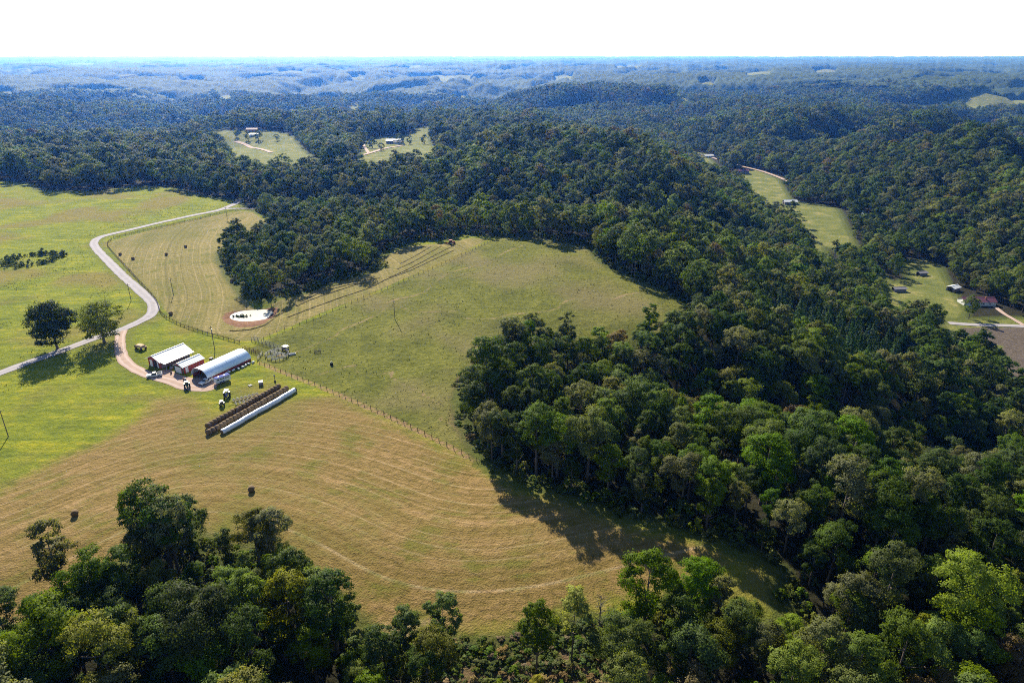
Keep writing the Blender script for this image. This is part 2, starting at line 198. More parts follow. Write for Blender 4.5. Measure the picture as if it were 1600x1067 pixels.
class MB:
    """collects simple shapes into ONE mesh object"""
    def __init__(s): s.v = []; s.f = []
    def add(s, vs, fs):
        n = len(s.v); s.v += [tuple(v) for v in vs]; s.f += [tuple(i + n for i in f) for f in fs]; return s
    def box(s, c, d, rz=0.0, rx=0.0, ry=0.0, taper=1.0):
        m = Matrix.Rotation(rz, 3, 'Z') @ Matrix.Rotation(ry, 3, 'Y') @ Matrix.Rotation(rx, 3, 'X')
        vs = []
        for z in (-.5, .5):
            k = taper if z > 0 else 1.0
            for x, y in ((-.5, -.5), (.5, -.5), (.5, .5), (-.5, .5)):
                vs.append(Vector(c) + m @ Vector((x * d[0] * k, y * d[1] * k, z * d[2])))
        return s.add(vs, [(3, 2, 1, 0), (4, 5, 6, 7), (0, 1, 5, 4), (1, 2, 6, 5), (2, 3, 7, 6), (3, 0, 4, 7)])
    def tube(s, pts, rad, n=8, cap=True):
        pts = [Vector(p) for p in pts]; rads = rad if isinstance(rad, (list, tuple)) else [rad] * len(pts)
        vs = []; fs = []
        for i, p in enumerate(pts):
            t = (pts[min(i + 1, len(pts) - 1)] - pts[max(i - 1, 0)]).normalized()
            a = t.cross(Vector((0, 0, 1)) if abs(t.z) < .95 else Vector((1, 0, 0))).normalized(); b = t.cross(a).normalized()
            for k in range(n):
                an = 2 * math.pi * k / n; vs.append(p + (a * math.cos(an) + b * math.sin(an)) * rads[i])
        for i in range(len(pts) - 1):
            for k in range(n):
                fs.append((i * n + k, i * n + (k + 1) % n, (i + 1) * n + (k + 1) % n, (i + 1) * n + k))
        if cap:
            fs.append(tuple(range(n))); fs.append(tuple(reversed(range((len(pts) - 1) * n, len(pts) * n))))
        return s.add(vs, fs)
    def ring(s, c, axis, r0, r1, w, n=14):
        """a solid ring (tyre): outer radius r1, inner r0, width w, around axis 'x','y' or 'z'"""
        c = Vector(c); vs = []; fs = []
        ax = {'x': (Vector((0, 1, 0)), Vector((0, 0, 1)), Vector((1, 0, 0))), 'y': (Vector((1, 0, 0)), Vector((0, 0, 1)), Vector((0, 1, 0))), 'z': (Vector((1, 0, 0)), Vector((0, 1, 0)), Vector((0, 0, 1)))}[axis]
        for k in range(n):
            an = 2 * math.pi * k / n; d = ax[0] * math.cos(an) + ax[1] * math.sin(an)
            for r, o in ((r0, -w / 2), (r1 * .93, -w / 2), (r1, -w * .3), (r1, w * .3), (r1 * .93, w / 2), (r0, w / 2)):
                vs.append(c + d * r + ax[2] * o)
        for k in range(n):
            a = k * 6; b = ((k + 1) % n) * 6
            for j in range(6): fs.append((a + j, a + (j + 1) % 6, b + (j + 1) % 6, b + j))
        return s.add(vs, fs)
    def disc(s, c, axis, r, w, n=14):
        d = {'x': Vector((1, 0, 0)), 'y': Vector((0, 1, 0)), 'z': Vector((0, 0, 1))}[axis]
        return s.tube([Vector(c) - d * w / 2, Vector(c) + d * w / 2], r, n)
    def prism(s, prof, y0, y1):
        """profile (x,z) extruded along y"""
        n = len(prof); vs = [(x, y0, z) for x, z in prof] + [(x, y1, z) for x, z in prof]
        fs = [tuple(range(n)), tuple(reversed(range(n, 2 * n)))] + [(i, i + n, (i + 1) % n + n, (i + 1) % n) for i in range(n)]
        return s.add(vs, fs)
    def mesh(s, name, smooth=False):
        me = bpy.data.meshes.new(name); me.from_pydata(s.v, [], s.f)
        bm = bmesh.new(); bm.from_mesh(me); bmesh.ops.recalc_face_normals(bm, faces=bm.faces); bm.to_mesh(me); bm.free()
        if smooth:
            for p in me.polygons: p.use_smooth = True
        return me
    def build(s, name, mat, parent=None, smooth=False):
        me = s.mesh(name, smooth); me.materials.append(mat)
        return link(bpy.data.objects.new(name, me), parent)
def copy_tree(o, parent=None):
    c = o.copy(); COL.objects.link(c); c.parent = parent
    for ch in list(o.children): copy_tree(ch, c)
    return c

# --- materials ----------------------------------------------------------------------
class NT:
    def __init__(s, name):
        s.m = bpy.data.materials.new(name); s.m.use_nodes = True; s.t = s.m.node_tree; s.n = s.t.nodes; s.l = s.t.links
        s.b = s.n['Principled BSDF']; s.out = s.n['Material Output']
    def new(s, typ, **kw):
        o = s.n.new(typ)
        for k, v in kw.items(): setattr(o, k, v)
        return o
    def math(s, op, a, b=None, c=None, clamp=False):
        o = s.new('ShaderNodeMath', operation=op); o.use_clamp = clamp
        for i, v in enumerate((a, b, c)):
            if v is None: continue
            if isinstance(v, (int, float)): o.inputs[i].default_value = v
            else: s.l.new(v, o.inputs[i])
        return o.outputs[0]
    def attr(s, name): return s.new('ShaderNodeAttribute', attribute_name=name).outputs['Fac']
    def pos(s): return s.new('ShaderNodeNewGeometry').outputs['Position']
    def noise(s, scale, detail=3, rough=.55, vec=None, dims='3D', w=None):
        o = s.new('ShaderNodeTexNoise', noise_dimensions=dims); o.inputs['Scale'].default_value = scale
        o.inputs['Detail'].default_value = detail; o.inputs['Roughness'].default_value = rough
        if dims == '1D': s.l.new(w, o.inputs['W'])
        elif vec is not None: s.l.new(vec, o.inputs['Vector'])
        return o.outputs[0]
    def ramp(s, fac, stops):
        o = s.new('ShaderNodeValToRGB'); el = o.color_ramp.elements
        while len(el) < len(stops): el.new(.5)
        for e, (p, c) in zip(el, stops): e.position = p; e.color = (*c, 1) if len(c) == 3 else c
        s.l.new(fac, o.inputs[0]); return o.outputs[0]
    def mix(s, fac, a, b, mode='MIX'):
        o = s.new('ShaderNodeMix', data_type='RGBA', blend_type=mode)
        for i, v in ((0, fac), (6, a), (7, b)):
            if isinstance(v, (int, float)): o.inputs[i].default_value = v
            elif isinstance(v, tuple): o.inputs[i].default_value = (*v, 1)
            else: s.l.new(v, o.inputs[i])
        return o.outputs[2]
    def step(s, v, a, b):
        o = s.new('ShaderNodeMapRange', interpolation_type='SMOOTHSTEP'); s.l.new(v, o.inputs[0])
        o.inputs[1].default_value = a; o.inputs[2].default_value = b; return o.outputs[0]
    def bump(s, h, strength, dist=.3):
        o = s.new('ShaderNodeBump'); o.inputs['Strength'].default_value = strength; o.inputs['Distance'].default_value = dist
        s.l.new(h, o.inputs['Height']); s.l.new(o.outputs[0], s.b.inputs['Normal'])
    def base(s, c, rough=.8, spec=.2, metal=0.0):
        if isinstance(c, tuple): s.b.inputs['Base Color'].default_value = (*c, 1)
        else: s.l.new(c, s.b.inputs['Base Color'])
        s.b.inputs['Roughness'].default_value = rough; s.b.inputs['Specular IOR Level'].default_value = spec; s.b.inputs['Metallic'].default_value = metal
        return s
def plain(name, c, rough=.7, spec=.3, metal=0.0, var=.25, scale=1.5):
    t = NT(name); n = t.noise(scale, 4, .6, t.pos())
    k = t.ramp(n, [(.3, tuple(x * (1 - var) for x in c)), (.7, tuple(min(1, x * (1 + var)) for x in c))])
    return t.base(k, rough, spec, metal).m
# --- the ground: one sheet, fine on the farm and coarser towards the horizon ---------
def axis(lo, hi, step, lo_end, hi_end, g=1.035):
    a = list(np.arange(lo, hi + .01, step)); s = step
    while a[-1] < hi_end: s *= g; a.append(a[-1] + s)
    s = step; pre = []
    x = lo
    while x > lo_end: s *= g; x -= s; pre.append(x)
    return np.array(pre[::-1] + a)
gx = axis(-310, 250, 2.0, -42000, 42000); gy = axis(84, 520, 2.0, -500, 46000)
GX, GY = np.meshgrid(gx, gy)
GZ = height(GX, GY)
nx, ny = len(gx), len(gy)
ii = np.arange(nx * ny).reshape(ny, nx)
gq = np.stack([ii[:-1, :-1], ii[:-1, 1:], ii[1:, 1:], ii[1:, :-1]], -1).reshape(-1, 4)
g_me = np_mesh('ground', np.stack([GX, GY, GZ], -1).reshape(-1, 3), gq, smooth=True)
fx, fy = GX.ravel(), GY.ravel()
def resample_line(p):
    return [(float(a), float(b)) for a, b in zip(np.interp(np.linspace(0, len(p) - 1, 40), range(len(p)), [q[0] for q in p]) + 2.5 * np.sin(np.arange(40) * .8), np.interp(np.linspace(0, len(p) - 1, 40), range(len(p)), [q[1] for q in p]) + 2.5 * np.cos(np.arange(40) * .63))]
def sdmax(polys):
    d = np.full(fx.shape, -1e6)
    for p in polys: d = np.maximum(d, poly_sd(fx, fy, p))
    return d
OPEN_POLYS = [FARM] + CLEARINGS + [PLOWED]
fattr(g_me, 'open', np.clip(sdmax(OPEN_POLYS), -60, 60))
fattr(g_me, 'hay', np.clip(poly_sd(fx, fy, HAY_MAIN), -200, 200))
def rounded(sd, n):
    a = sd.reshape(ny, nx).copy()
    for _ in range(n):
        a[1:-1, 1:-1] = (a[:-2, 1:-1] + a[2:, 1:-1] + a[1:-1, :-2] + a[1:-1, 2:]) / 4
    return a.ravel()
fattr(g_me, 'swath', rounded(np.clip(poly_dist(fx, fy, HAY_LOWER), 0, 260), 90))
fattr(g_me, 'swathup', rounded(np.clip(poly_dist(fx, fy, HAY_SIDE), 0, 260), 60))
fattr(g_me, 'hayup', np.clip(poly_sd(fx, fy, HAY_UPPER), -200, 200))
fattr(g_me, 'pasture', np.clip(poly_sd(fx, fy, PASTURE), -200, 200))
fattr(g_me, 'plowed', np.clip(poly_sd(fx, fy, PLOWED), -200, 200))
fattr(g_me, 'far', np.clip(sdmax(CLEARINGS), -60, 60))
fattr(g_me, 'bank', np.clip(poly_sd(fx, fy, POND_BANK), -60, 60))
fattr(g_me, 'brush', np.clip(sdmax(BRUSH), -60, 60))
fattr(g_me, 'roadd', np.clip(np.minimum(poly_dist(fx, fy, ROAD), poly_dist(fx, fy, DRIVE)), 0, 200))
tr_ = np.full(fx.shape, 1e3)
for p in TRAILS: tr_ = np.minimum(tr_, poly_dist(fx, fy, resample_line(p)))
fattr(g_me, 'trail', np.clip(tr_, 0, 30))
fattr(g_me, 'fence', np.clip(poly_dist(fx, fy, FENCES[0]), 0, 60))

def ground_material():
    t = NT('ground_grass'); P = t.pos()
    big = t.noise(.018, 3, .5, P); mid = t.noise(.07, 4, .6, P); fine = t.noise(.45, 5, .65, P); tiny = t.noise(2.2, 4, .7, P)
    # streaks that follow the land along the viewing-crossing direction (mower passes on the lawn)
    mp = t.new('ShaderNodeMapping'); t.l.new(P, mp.inputs[0]); mp.inputs['Rotation'].default_value = (0, 0, R(-28)); mp.inputs['Scale'].default_value = (.035, .32, .2)
    streak = t.noise(1.0, 4, .6, mp.outputs[0])
    # forest floor
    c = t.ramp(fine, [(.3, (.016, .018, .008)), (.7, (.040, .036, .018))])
    # far clearings: dry pale grass, greens darkened to stand for the valley's shade
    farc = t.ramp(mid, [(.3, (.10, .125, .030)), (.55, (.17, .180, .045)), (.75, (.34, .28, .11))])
    # meadow beside the road: green with yellow bloom
    mea = t.ramp(t.math('ADD', t.math('ADD', t.math('MULTIPLY', mid, .35), t.math('MULTIPLY', streak, .38)), t.math('MULTIPLY', fine, .30)), [(.36, (.085, .115, .014)), (.47, (.150, .182, .016)), (.55, (.215, .235, .016)), (.66, (.36, .315, .020))])
    mea = t.mix(t.math('MULTIPLY', t.step(big, .47, .62), .7), mea, (.21, .155, .05))
    # pasture
    pas = t.ramp(t.math('ADD', t.math('MULTIPLY', mid, .5), t.math('MULTIPLY', fine, .5)), [(.36, (.078, .088, .015)), (.5, (.135, .142, .022)), (.64, (.205, .200, .036))])
    pas = t.mix(t.math('MULTIPLY', t.step(big, .46, .64), .65), pas, (.205, .165, .075))
    pas = t.mix(t.math('MULTIPLY', t.step(tiny, .56, .66), .55), pas, (.045, .062, .014))
    # mown hay: swaths at a constant distance from the field edge
    smo = t.noise(.025, 0, .5, P)
    def hay(sd, seed, cols, f):
        wob = t.math('ADD', sd, t.math('MULTIPLY', t.math('SUBTRACT', smo, .5), 1.0)); wob = t.math('ADD', wob, seed)
        l1 = t.noise(f, 5, .8, dims='1D', w=wob); l0 = t.noise(f * .22, 2, .6, dims='1D', w=wob)
        saw = t.math('PINGPONG', wob, 1.6)
        line = t.step(saw, .36, .06)
        v = t.math('ADD', t.math('ADD', t.math('MULTIPLY', l1, .42), t.math('MULTIPLY', l0, .22)), t.math('MULTIPLY', fine, .36))
        k = t.ramp(v, cols)
        k = t.mix(t.math('MULTIPLY', line, t.math('MULTIPLY', t.step(t.math('ADD', t.math('MULTIPLY', l1, .5), t.math('MULTIPLY', mid, .5)), .43, .60), .62)), k, (.50, .37, .22))
        k = t.mix(t.math('MULTIPLY', t.step(t.math('ADD', t.math('MULTIPLY', mid, .6), t.math('MULTIPLY', l1, .4)), .50, .62), .75), k, (.130, .138, .018))
        k = t.mix(t.math('MULTIPLY', t.step(t.math('ADD', t.math('MULTIPLY', big, .6), t.math('MULTIPLY', fine, .4)), .48, .62), .45), k, (.130, .138, .024))
        k = t.mix(t.math('MULTIPLY', t.step(tiny, .58, .68), .45), k, (.080, .074, .022))
        return k
    h1 = hay(t.attr('swath'), 31.7, [(.35, (.115, .084, .022)), (.45, (.200, .140, .042)), (.55, (.285, .188, .074)), (.66, (.44, .285, .145))], .55)
    h2 = hay(t.attr('swathup'), 3.1, [(.36, (.115, .105, .030)), (.45, (.200, .170, .052)), (.54, (.270, .220, .078)), (.64, (.39, .30, .13))], .5)
    jit = t.math('MULTIPLY', t.math('SUBTRACT', fine, .5), 3.0)
    def zone(c, name, col, a=-.8, b=.8, j=1.0):
        v = t.math('ADD', t.attr(name), t.math('MULTIPLY', jit, j)); return t.mix(t.step(v, a, b), c, col)
    c = zone(c, 'open', mea, -1.5, 1.5, 2.0)
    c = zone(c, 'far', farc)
    c = zone(c, 'pasture', pas); c = zone(c, 'hayup', h2); c = zone(c, 'hay', h1, -5, 5, 3.0)
    c = zone(c, 'plowed', t.ramp(fine, [(.3, (.085, .068, .055)), (.7, (.15, .12, .095))]))
    c = zone(c, 'bank', t.ramp(fine, [(.3, (.16, .075, .045)), (.7, (.30, .17, .10))]), -.5, .8)
    # tangled brown brush
    c = zone(c, 'brush', t.ramp(fine, [(.35, (.10, .075, .03)), (.5, (.19, .125, .07)), (.65, (.11, .12, .03))]), -1, 2, 2)
    # worn red earth along the cattle fence
    fe = t.math('ADD', t.attr('fence'), t.math('MULTIPLY', jit, .7)); c = t.mix(t.math('MULTIPLY', t.step(fe, 1.6, .6), .75), c, (.34, .21, .12))
    # greener, longer verge by the road
    rd = t.math('ADD', t.attr('roadd'), t.math('MULTIPLY', jit, 1.2)); c = t.mix(t.math('MULTIPLY', t.step(rd, 6.5, 3.6), .6), c, (.135, .155, .022))
    tr = t.math('ADD', t.attr('trail'), t.math('MULTIPLY', jit, .35)); c = t.mix(t.math('MULTIPLY', t.step(tr, 1.1, .35), t.math('MULTIPLY', t.step(mid, .38, .6), .75)), c, (.30, .21, .12))
    # woodland edge strip stays green
    op = t.math('ABSOLUTE', t.math('ADD', t.attr('open'), t.math('MULTIPLY', jit, 1.5))); c = t.mix(t.math('MULTIPLY', t.step(op, 5.0, 2.0), .75), c, (.075, .095, .020))
    t.base(c, .95, .08)
    hgt = t.math('ADD', fine, t.math('MULTIPLY', tiny, .6)); t.bump(hgt, 1.0, .9)
    return t.m
M = {}
M['ground'] = ground_material(); g_me.materials.append(M['ground'])
tag(link(bpy.data.objects.new('ground', g_me)), kind='structure')

# --- roads, lanes, pond ------------------------------------------------------------------
def resample(pts, step):
    pts = np.array(pts, float); P = [pts[0]]
    # Catmull-Rom
    ext = np.vstack([2 * pts[0] - pts[1], pts, 2 * pts[-1] - pts[-2]])
    for i in range(1, len(ext) - 2):
        a, b, c, d = ext[i - 1:i + 3]; n = max(2, int(np.hypot(*(c - b)) / step))
        for k in range(1, n + 1):
            u = k / n; P.append(.5 * ((2 * b) + (c - a) * u + (2 * a - 5 * b + 4 * c - d) * u * u + (3 * b - a - 3 * c + d) * u ** 3))
    return np.array(P)
def strip(name, pts, width, mat, lift=.08, step=2.0, nacross=4, wob=.5):
    p = resample(pts, step); t = np.gradient(p, axis=0); t /= np.linalg.norm(t, axis=1)[:, None] + 1e-9
    nrm = np.stack([-t[:, 1], t[:, 0]], 1); s = np.linspace(-.5, .5, nacross + 1)
    wv = width + wob * 2 * (vnoise(p[:, 0] / 3, p[:, 1] / 3, 4) - .5)
    X = p[:, None, 0] + nrm[:, None, 0] * s[None] * wv[:, None]; Y = p[:, None, 1] + nrm[:, None, 1] * s[None] * wv[:, None]
    Z = height(X, Y) + lift + .06 * (1 - (2 * s[None]) ** 2)
    n, m = X.shape; k = np.arange(n * m).reshape(n, m)
    q = np.stack([k[:-1, :-1], k[1:, :-1], k[1:, 1:], k[:-1, 1:]], -1).reshape(-1, 4)
    me = np_mesh(name, np.stack([X, Y, Z], -1).reshape(-1, 3), q[:, ::-1], smooth=True); fattr(me, 'across', np.broadcast_to(s[None], X.shape).ravel())
    me.materials.append(mat); return tag(link(bpy.data.objects.new(name, me)), kind='structure')
def road_mat(name, c, track, tcol):
    t = NT(name); P = t.pos(); n = t.noise(.35, 4, .6, P); f = t.noise(3, 3, .7, P)
    k = t.ramp(t.math('ADD', t.math('MULTIPLY', n, .6), t.math('MULTIPLY', f, .4)), [(.35, tuple(v * .82 for v in c)), (.65, tuple(v * 1.15 for v in c))])
    a = t.math('ABSOLUTE', t.attr('across')); wob = t.math('ADD', a, t.math('MULTIPLY', t.math('SUBTRACT', n, .5), .2))
    k = t.mix(t.math('MULTIPLY', t.step(t.math('ABSOLUTE', t.math('SUBTRACT', wob, .26)), .13, .05), track), k, tcol)
    k = t.mix(t.step(wob, .43, .52), k, tuple(v * .6 for v in c))
    t.base(k, .9, .15); return t.m
M['asphalt'] = road_mat('worn_asphalt', (.31, .285, .30), .3, (.47, .43, .44))
M['gravel'] = road_mat('pink_gravel', (.38, .27, .215), .6, (.50, .40, .37))
strip('road', ROAD, 5.2, M['asphalt'], .10)
strip('road_fork', ROAD_SPUR, 3.6, M['asphalt'], .06)
strip('driveway', DRIVE, 4.6, M['gravel'], .07)
strip('valley_road', VALLEY_ROAD, 6.0, M['gravel'], .5, 6)
strip('valley_lane', VALLEY_LANE, 5.0, M['asphalt'], .2, 4)
strip('valley_driveway', VALLEY_DRIVE, 3.2, M['gravel'], .25, 3)
strip('farm_lane', FAR_LANE_A, 6.0, M['gravel'], .5, 6); strip('farm_track', FAR_LANE_B, 6.0, M['gravel'], .55, 6); strip('field_track', FAR_LANE_C, 4.0, M['gravel'], .6, 6)
def sheet(name, poly, mat, lift, grid=1.0, z=None):
    """a flat or draped sheet cut to a smooth outline"""
    ring = resample(list(poly) + [poly[0]], grid * 1.2)[:-1]; c = ring.mean(0); vs = []; fs = []; n = len(ring); K = 8
    for k in range(1, K + 1): vs += [tuple(c + (r - c) * k / K) for r in ring]
    vs = [tuple(c)] + vs; X = np.array([v[0] for v in vs]); Y = np.array([v[1] for v in vs])
    Z = np.full(len(vs), z) if z is not None else height(X, Y) + lift
    fs = [(0, 1 + i, 1 + (i + 1) % n) for i in range(n)]; me = bpy.data.meshes.new(name)
    for k in range(K - 1):
        a = 1 + k * n; b = a + n
        fs += [(a + i, b + i, b + (i + 1) % n, a + (i + 1) % n) for i in range(n)]
    me.from_pydata(np.stack([X, Y, Z], 1).tolist(), [], fs); me.materials.append(mat)
    fattr(me, 'across', np.zeros(len(vs)))
    for p in me.polygons: p.use_smooth = True
    return tag(link(bpy.data.objects.new(name, me)), kind='structure')
sheet('farmyard', YARD, M['gravel'], .05)
t = NT('pond_water'); t.base((.36, .35, .30), .15, .9); t.bump(t.noise(1.6, 3, .5, t.pos()), .05, .05); M['water'] = t.m
def grow(poly, k):
    c = np.mean(poly, 0); return [tuple(c + (np.array(p) - c) * k) for p in poly]
sheet('pond', grow(POND, 1.06), M['water'], 0, z=1.15)
# --- trees ------------------------------------------------------------------------------------
def leaf_mat(name, c, trans=.40, rough=.6, var=.3, spec=.10):
    t = NT(name); oi = t.new('ShaderNodeObjectInfo'); rnd = oi.outputs['Random']
    n = t.noise(.55, 2, .5, t.pos())
    hs = t.new('ShaderNodeHueSaturation'); hs.inputs['Color'].default_value = (*c, 1)
    t.l.new(t.math('MULTIPLY_ADD', rnd, .03, .487), hs.inputs['Hue'])
    t.l.new(t.math('MULTIPLY_ADD', t.math('FRACT', t.math('MULTIPLY', rnd, 7.31)), .4, .78), hs.inputs['Saturation'])
    v = t.math('MULTIPLY_ADD', t.math('FRACT', t.math('MULTIPLY', rnd, 13.7)), var * 2, 1 - var)
    t.l.new(t.math('MULTIPLY', v, t.math('MULTIPLY_ADD', n, .9, .55)), hs.inputs['Value'])
    t.base(hs.outputs[0], rough, spec)
    tr = t.new('ShaderNodeBsdfTranslucent')
    t.l.new(t.mix(1.0, hs.outputs[0], (1.6, 1.6, .38), 'MULTIPLY'), tr.inputs[0])
    mx = t.new('ShaderNodeMixShader'); mx.inputs[0].default_value = trans
    t.l.new(t.b.outputs[0], mx.inputs[1]); t.l.new(tr.outputs[0], mx.inputs[2]); t.l.new(mx.outputs[0], t.out.inputs[0])
    return t.m
SPECIES = [  # key, colour, share in the woods, words
    ('dark', (.050, .082, .012), .31, 'dark green'),
    ('mid', (.082, .124, .015), .33, 'mid green'),
    ('bright', (.120, .168, .018), .16, 'fresh green'),
    ('grey', (.138, .145, .056), .13, 'grey-green'),
    ('olive', (.135, .148, .026), .05, 'olive'),
    ('russet', (.150, .110, .045), .006, 'brownish'),
]
for k, c, w, _ in SPECIES: M['leaf_' + k] = leaf_mat('leaves_' + k, c)
M['leaf_yellow'] = leaf_mat('leaves_yellow', (.27, .27, .02), .4, .6, .15, .05); M['leaf_pine'] = leaf_mat('needles_pine', (.040, .085, .020), .25)
M['leaf_weed'] = leaf_mat('leaves_weed', (.085, .115, .022), .3, .7, .3, .05); M['leaf_brown'] = leaf_mat('leaves_brown', (.21, .155, .075), .2, .8, .3, .03)
M['bark'] = plain('bark', (.13, .105, .085), .9, .1, 0, .35, 2.0); M['deadwood'] = plain('dead_wood', (.20, .175, .15), .9, .1)

def crown_mesh(name, seed, H, Rr, base, lobes, clumps, leaves, size, shape='round'):
    """a crown made of limb masses, each of leaf clumps, each of bent leaf sprays"""
    rg = np.random.default_rng(seed); C = []; N = []; S_ = []
    zc = (base + H) / 2; hh = (H - base) / 2
    for i in range(lobes):
        if shape == 'cone':
            u = (i + .5) / lobes; z = base + (H - base) * u; r = Rr * (1 - u) ** .8 * rg.uniform(.55, .85); a = i * 2.4 + rg.uniform(-.4, .4)
            lc = np.array([r * np.cos(a) * .7, r * np.sin(a) * .7, z]); lr = max(.35, Rr * (1 - u) * .62 + .25)
        else:
            a = i * 2.39996 + rg.uniform(-.5, .5); zt = rg.uniform(-.75, .8) if i else .85
            prof = np.sqrt(max(.05, 1 - (zt if shape != 'tall' else zt * .9) ** 2)) * (rg.uniform(.45, .78) if i % 4 else rg.uniform(.1, .35))
            if shape == 'oval': prof *= .9
            lc = np.array([Rr * prof * np.cos(a), Rr * prof * np.sin(a), zc + hh * zt * .78]); lr = Rr * rg.uniform(.34, .50)
        for j in range(clumps):
            d = rg.normal(size=3); d /= np.linalg.norm(d); d[2] = d[2] * .9 + .18
            out = lc - np.array([0, 0, zc]); out = out / (np.linalg.norm(out) + .01)
            d = d + out * .45; d /= np.linalg.norm(d)
            cc = lc + d * lr * rg.uniform(.72, 1.08) * np.array([1, 1, .85]); cr = lr * rg.uniform(.32, .52)
            q = rg.normal(size=(leaves, 3)); q /= np.linalg.norm(q, axis=1)[:, None]; q[:, 2] = np.abs(q[:, 2]) * .8 - .12 + q[:, 2] * .25
            C.append(cc + q * cr * rg.uniform(.35, 1.3, (leaves, 1))); nn = q * .8 + d * .5 + rg.normal(size=(leaves, 3)) * .55; nn[:, 2] += .25
            N.append(nn); sn = (C[-1] - cc) / cr * .55 + (C[-1] - lc) / lr * .6 + out * .25; S_.append(sn)
    C = np.vstack(C); N = np.vstack(N); SN = np.vstack(S_); N /= np.linalg.norm(N, axis=1)[:, None]
    SN /= np.linalg.norm(SN, axis=1)[:, None] + 1e-6; flip = (N * SN).sum(1) < 0; N[flip] *= -1; SN = SN * .62 + N * .6; SN /= np.linalg.norm(SN, axis=1)[:, None]
    n = len(C); ra = rg.normal(size=(n, 3)); T = np.cross(N, ra); T /= np.linalg.norm(T, axis=1)[:, None]; B = np.cross(N, T)
    s = size * rg.uniform(.6, 1.35, (n, 1)); w = s * rg.uniform(.55, .9, (n, 1))
    droop = N * s * .22
    V = np.stack([C - T * s * .5 - droop, C - B * w * .5, C + T * s * .5 - droop, C + B * w * .5], 1).reshape(-1, 3)
    V[:, 2] = np.maximum(V[:, 2], .05)
    q = np.arange(4 * n).reshape(n, 4)
    # each spray is two triangles folded along its rib
    tris = np.concatenate([q[:, [0, 1, 3]], q[:, [1, 2, 3]]])
    me = np_mesh(name, V, tris=tris, smooth=True); me.normals_split_custom_set_from_vertices(np.repeat(SN, 4, 0).tolist()); return me
def trunk_mb(mb, seed, H, r, base, Rr, limbs=6):
    rg = random.Random(seed); lean = (rg.uniform(-.4, .4), rg.uniform(-.4, .4))
    mb.tube([(0, 0, -.8), (0, 0, .3), (lean[0] * .4, lean[1] * .4, base), (lean[0], lean[1], H * .82)], [r * 1.5, r, r * .75, r * .15], 7)
    for i in range(limbs):
        a = i * 2.4 + rg.uniform(-.4, .4); z = base * .8 + (H * .72 - base * .8) * i / limbs; k = Rr * rg.uniform(.55, .85)
        mb.tube([(0, 0, z), (k * .5 * math.cos(a), k * .5 * math.sin(a), z + k * .35), (k * math.cos(a), k * math.sin(a), z + k * .8)], [r * .4, r * .25, r * .06], 5)
    return mb
# near shapes: (H, R, base, lobes, clumps, leaves, size, shape)
NEAR = [(21, 5.4, 5.0, 14, 11, 78, .38, 'round'), (24, 5.0, 6.5, 14, 11, 76, .37, 'tall'), (18, 5.6, 3.5, 13, 11, 80, .38, 'round'),
        (20, 4.4, 4.5, 13, 10, 74, .36, 'oval'), (15, 4.4, 2.2, 11, 11, 70, .36, 'round'), (23, 6.2, 7.0, 14, 11, 84, .39, 'round')]
crown_near = [crown_mesh('crown', 100 + i, *a) for i, a in enumerate(NEAR)]
trunk_near = [trunk_mb(MB(), 50 + i, a[0], .26 + .008 * a[0], a[2], a[1]).mesh('trunk', True) for i, a in enumerate(NEAR)]
for m in trunk_near: m.materials.append(M['bark'])
for m in crown_near: m.materials.append(M['leaf_mid'])

LIB = bpy.data.collections.new('tree_library')          # sources for the forest mass, never in the scene itself
def lib_coll(name, meshes, mats):
    c = bpy.data.collections.new(name); k = 0
    for mt in mats:
        for me in meshes:
            if not len(me.materials): me.materials.append(mt)
            o = bpy.data.objects.new('%s_%03d' % (name, k), me); o.material_slots[0].link = 'OBJECT'; o.material_slots[0].material = mt; c.objects.link(o); k += 1
    return c
def with_trunk(crown, tr):
    """crown and trunk in one mesh for the forest mass"""
    nv = len(crown.vertices); a = np.empty(nv * 3, np.float32); crown.vertices.foreach_get('co', a)
    b = np.empty(len(tr.vertices) * 3, np.float32); tr.vertices.foreach_get('co', b)
    ti = np.empty(len(crown.polygons) * 3, np.int32); crown.polygons.foreach_get('vertices', ti)
    tr.calc_loop_triangles(); tj = np.empty(len(tr.loop_triangles) * 3, np.int32); tr.loop_triangles.foreach_get('vertices', tj)
    me = np_mesh('tree', np.concatenate([a.reshape(-1, 3), b.reshape(-1, 3)]), tris=np.concatenate([ti.reshape(-1, 3), tj.reshape(-1, 3) + nv]))
    mi = np.zeros(len(me.polygons), np.int32); mi[len(ti) // 3:] = 1; me.polygons.foreach_set('material_index', mi)
    me.polygons.foreach_set('use_smooth', np.ones(len(me.polygons), bool))
    nr = np.zeros((nv + len(tr.vertices), 3), np.float32); cn = np.empty(len(crown.loops) * 3, np.float32); crown.corner_normals.foreach_get('vector', cn)
    vi = np.empty(len(crown.loops), np.int32); crown.loops.foreach_get('vertex_index', vi); nr[vi] = cn.reshape(-1, 3)
    me.normals_split_custom_set_from_vertices(nr.tolist())
    me.materials.append(M['leaf_mid']); me.materials.append(M['bark']); return me
MID = [(20, 5.8, 4.0, 13, 9, 34, .58, 'round'), (23, 5.2, 5.0, 13, 9, 34, .58, 'tall'), (17, 6.0, 3.0, 12, 9, 34, .58, 'round'), (19, 4.6, 3.5, 12, 9, 30, .55, 'oval'), (14, 5.0, 1.5, 11, 9, 28, .55, 'round'), (21, 6.8, 5.0, 14, 9, 36, .6, 'round')]
FARM_ = [(19, 6.0, 2.0, 10, 7, 11, 1.1, 'round'), (22, 5.4, 3.0, 10, 7, 11, 1.1, 'tall'), (16, 6.2, 1.5, 10, 7, 11, 1.1, 'round'), (20, 7.2, 2.5, 11, 7, 12, 1.15, 'round')]
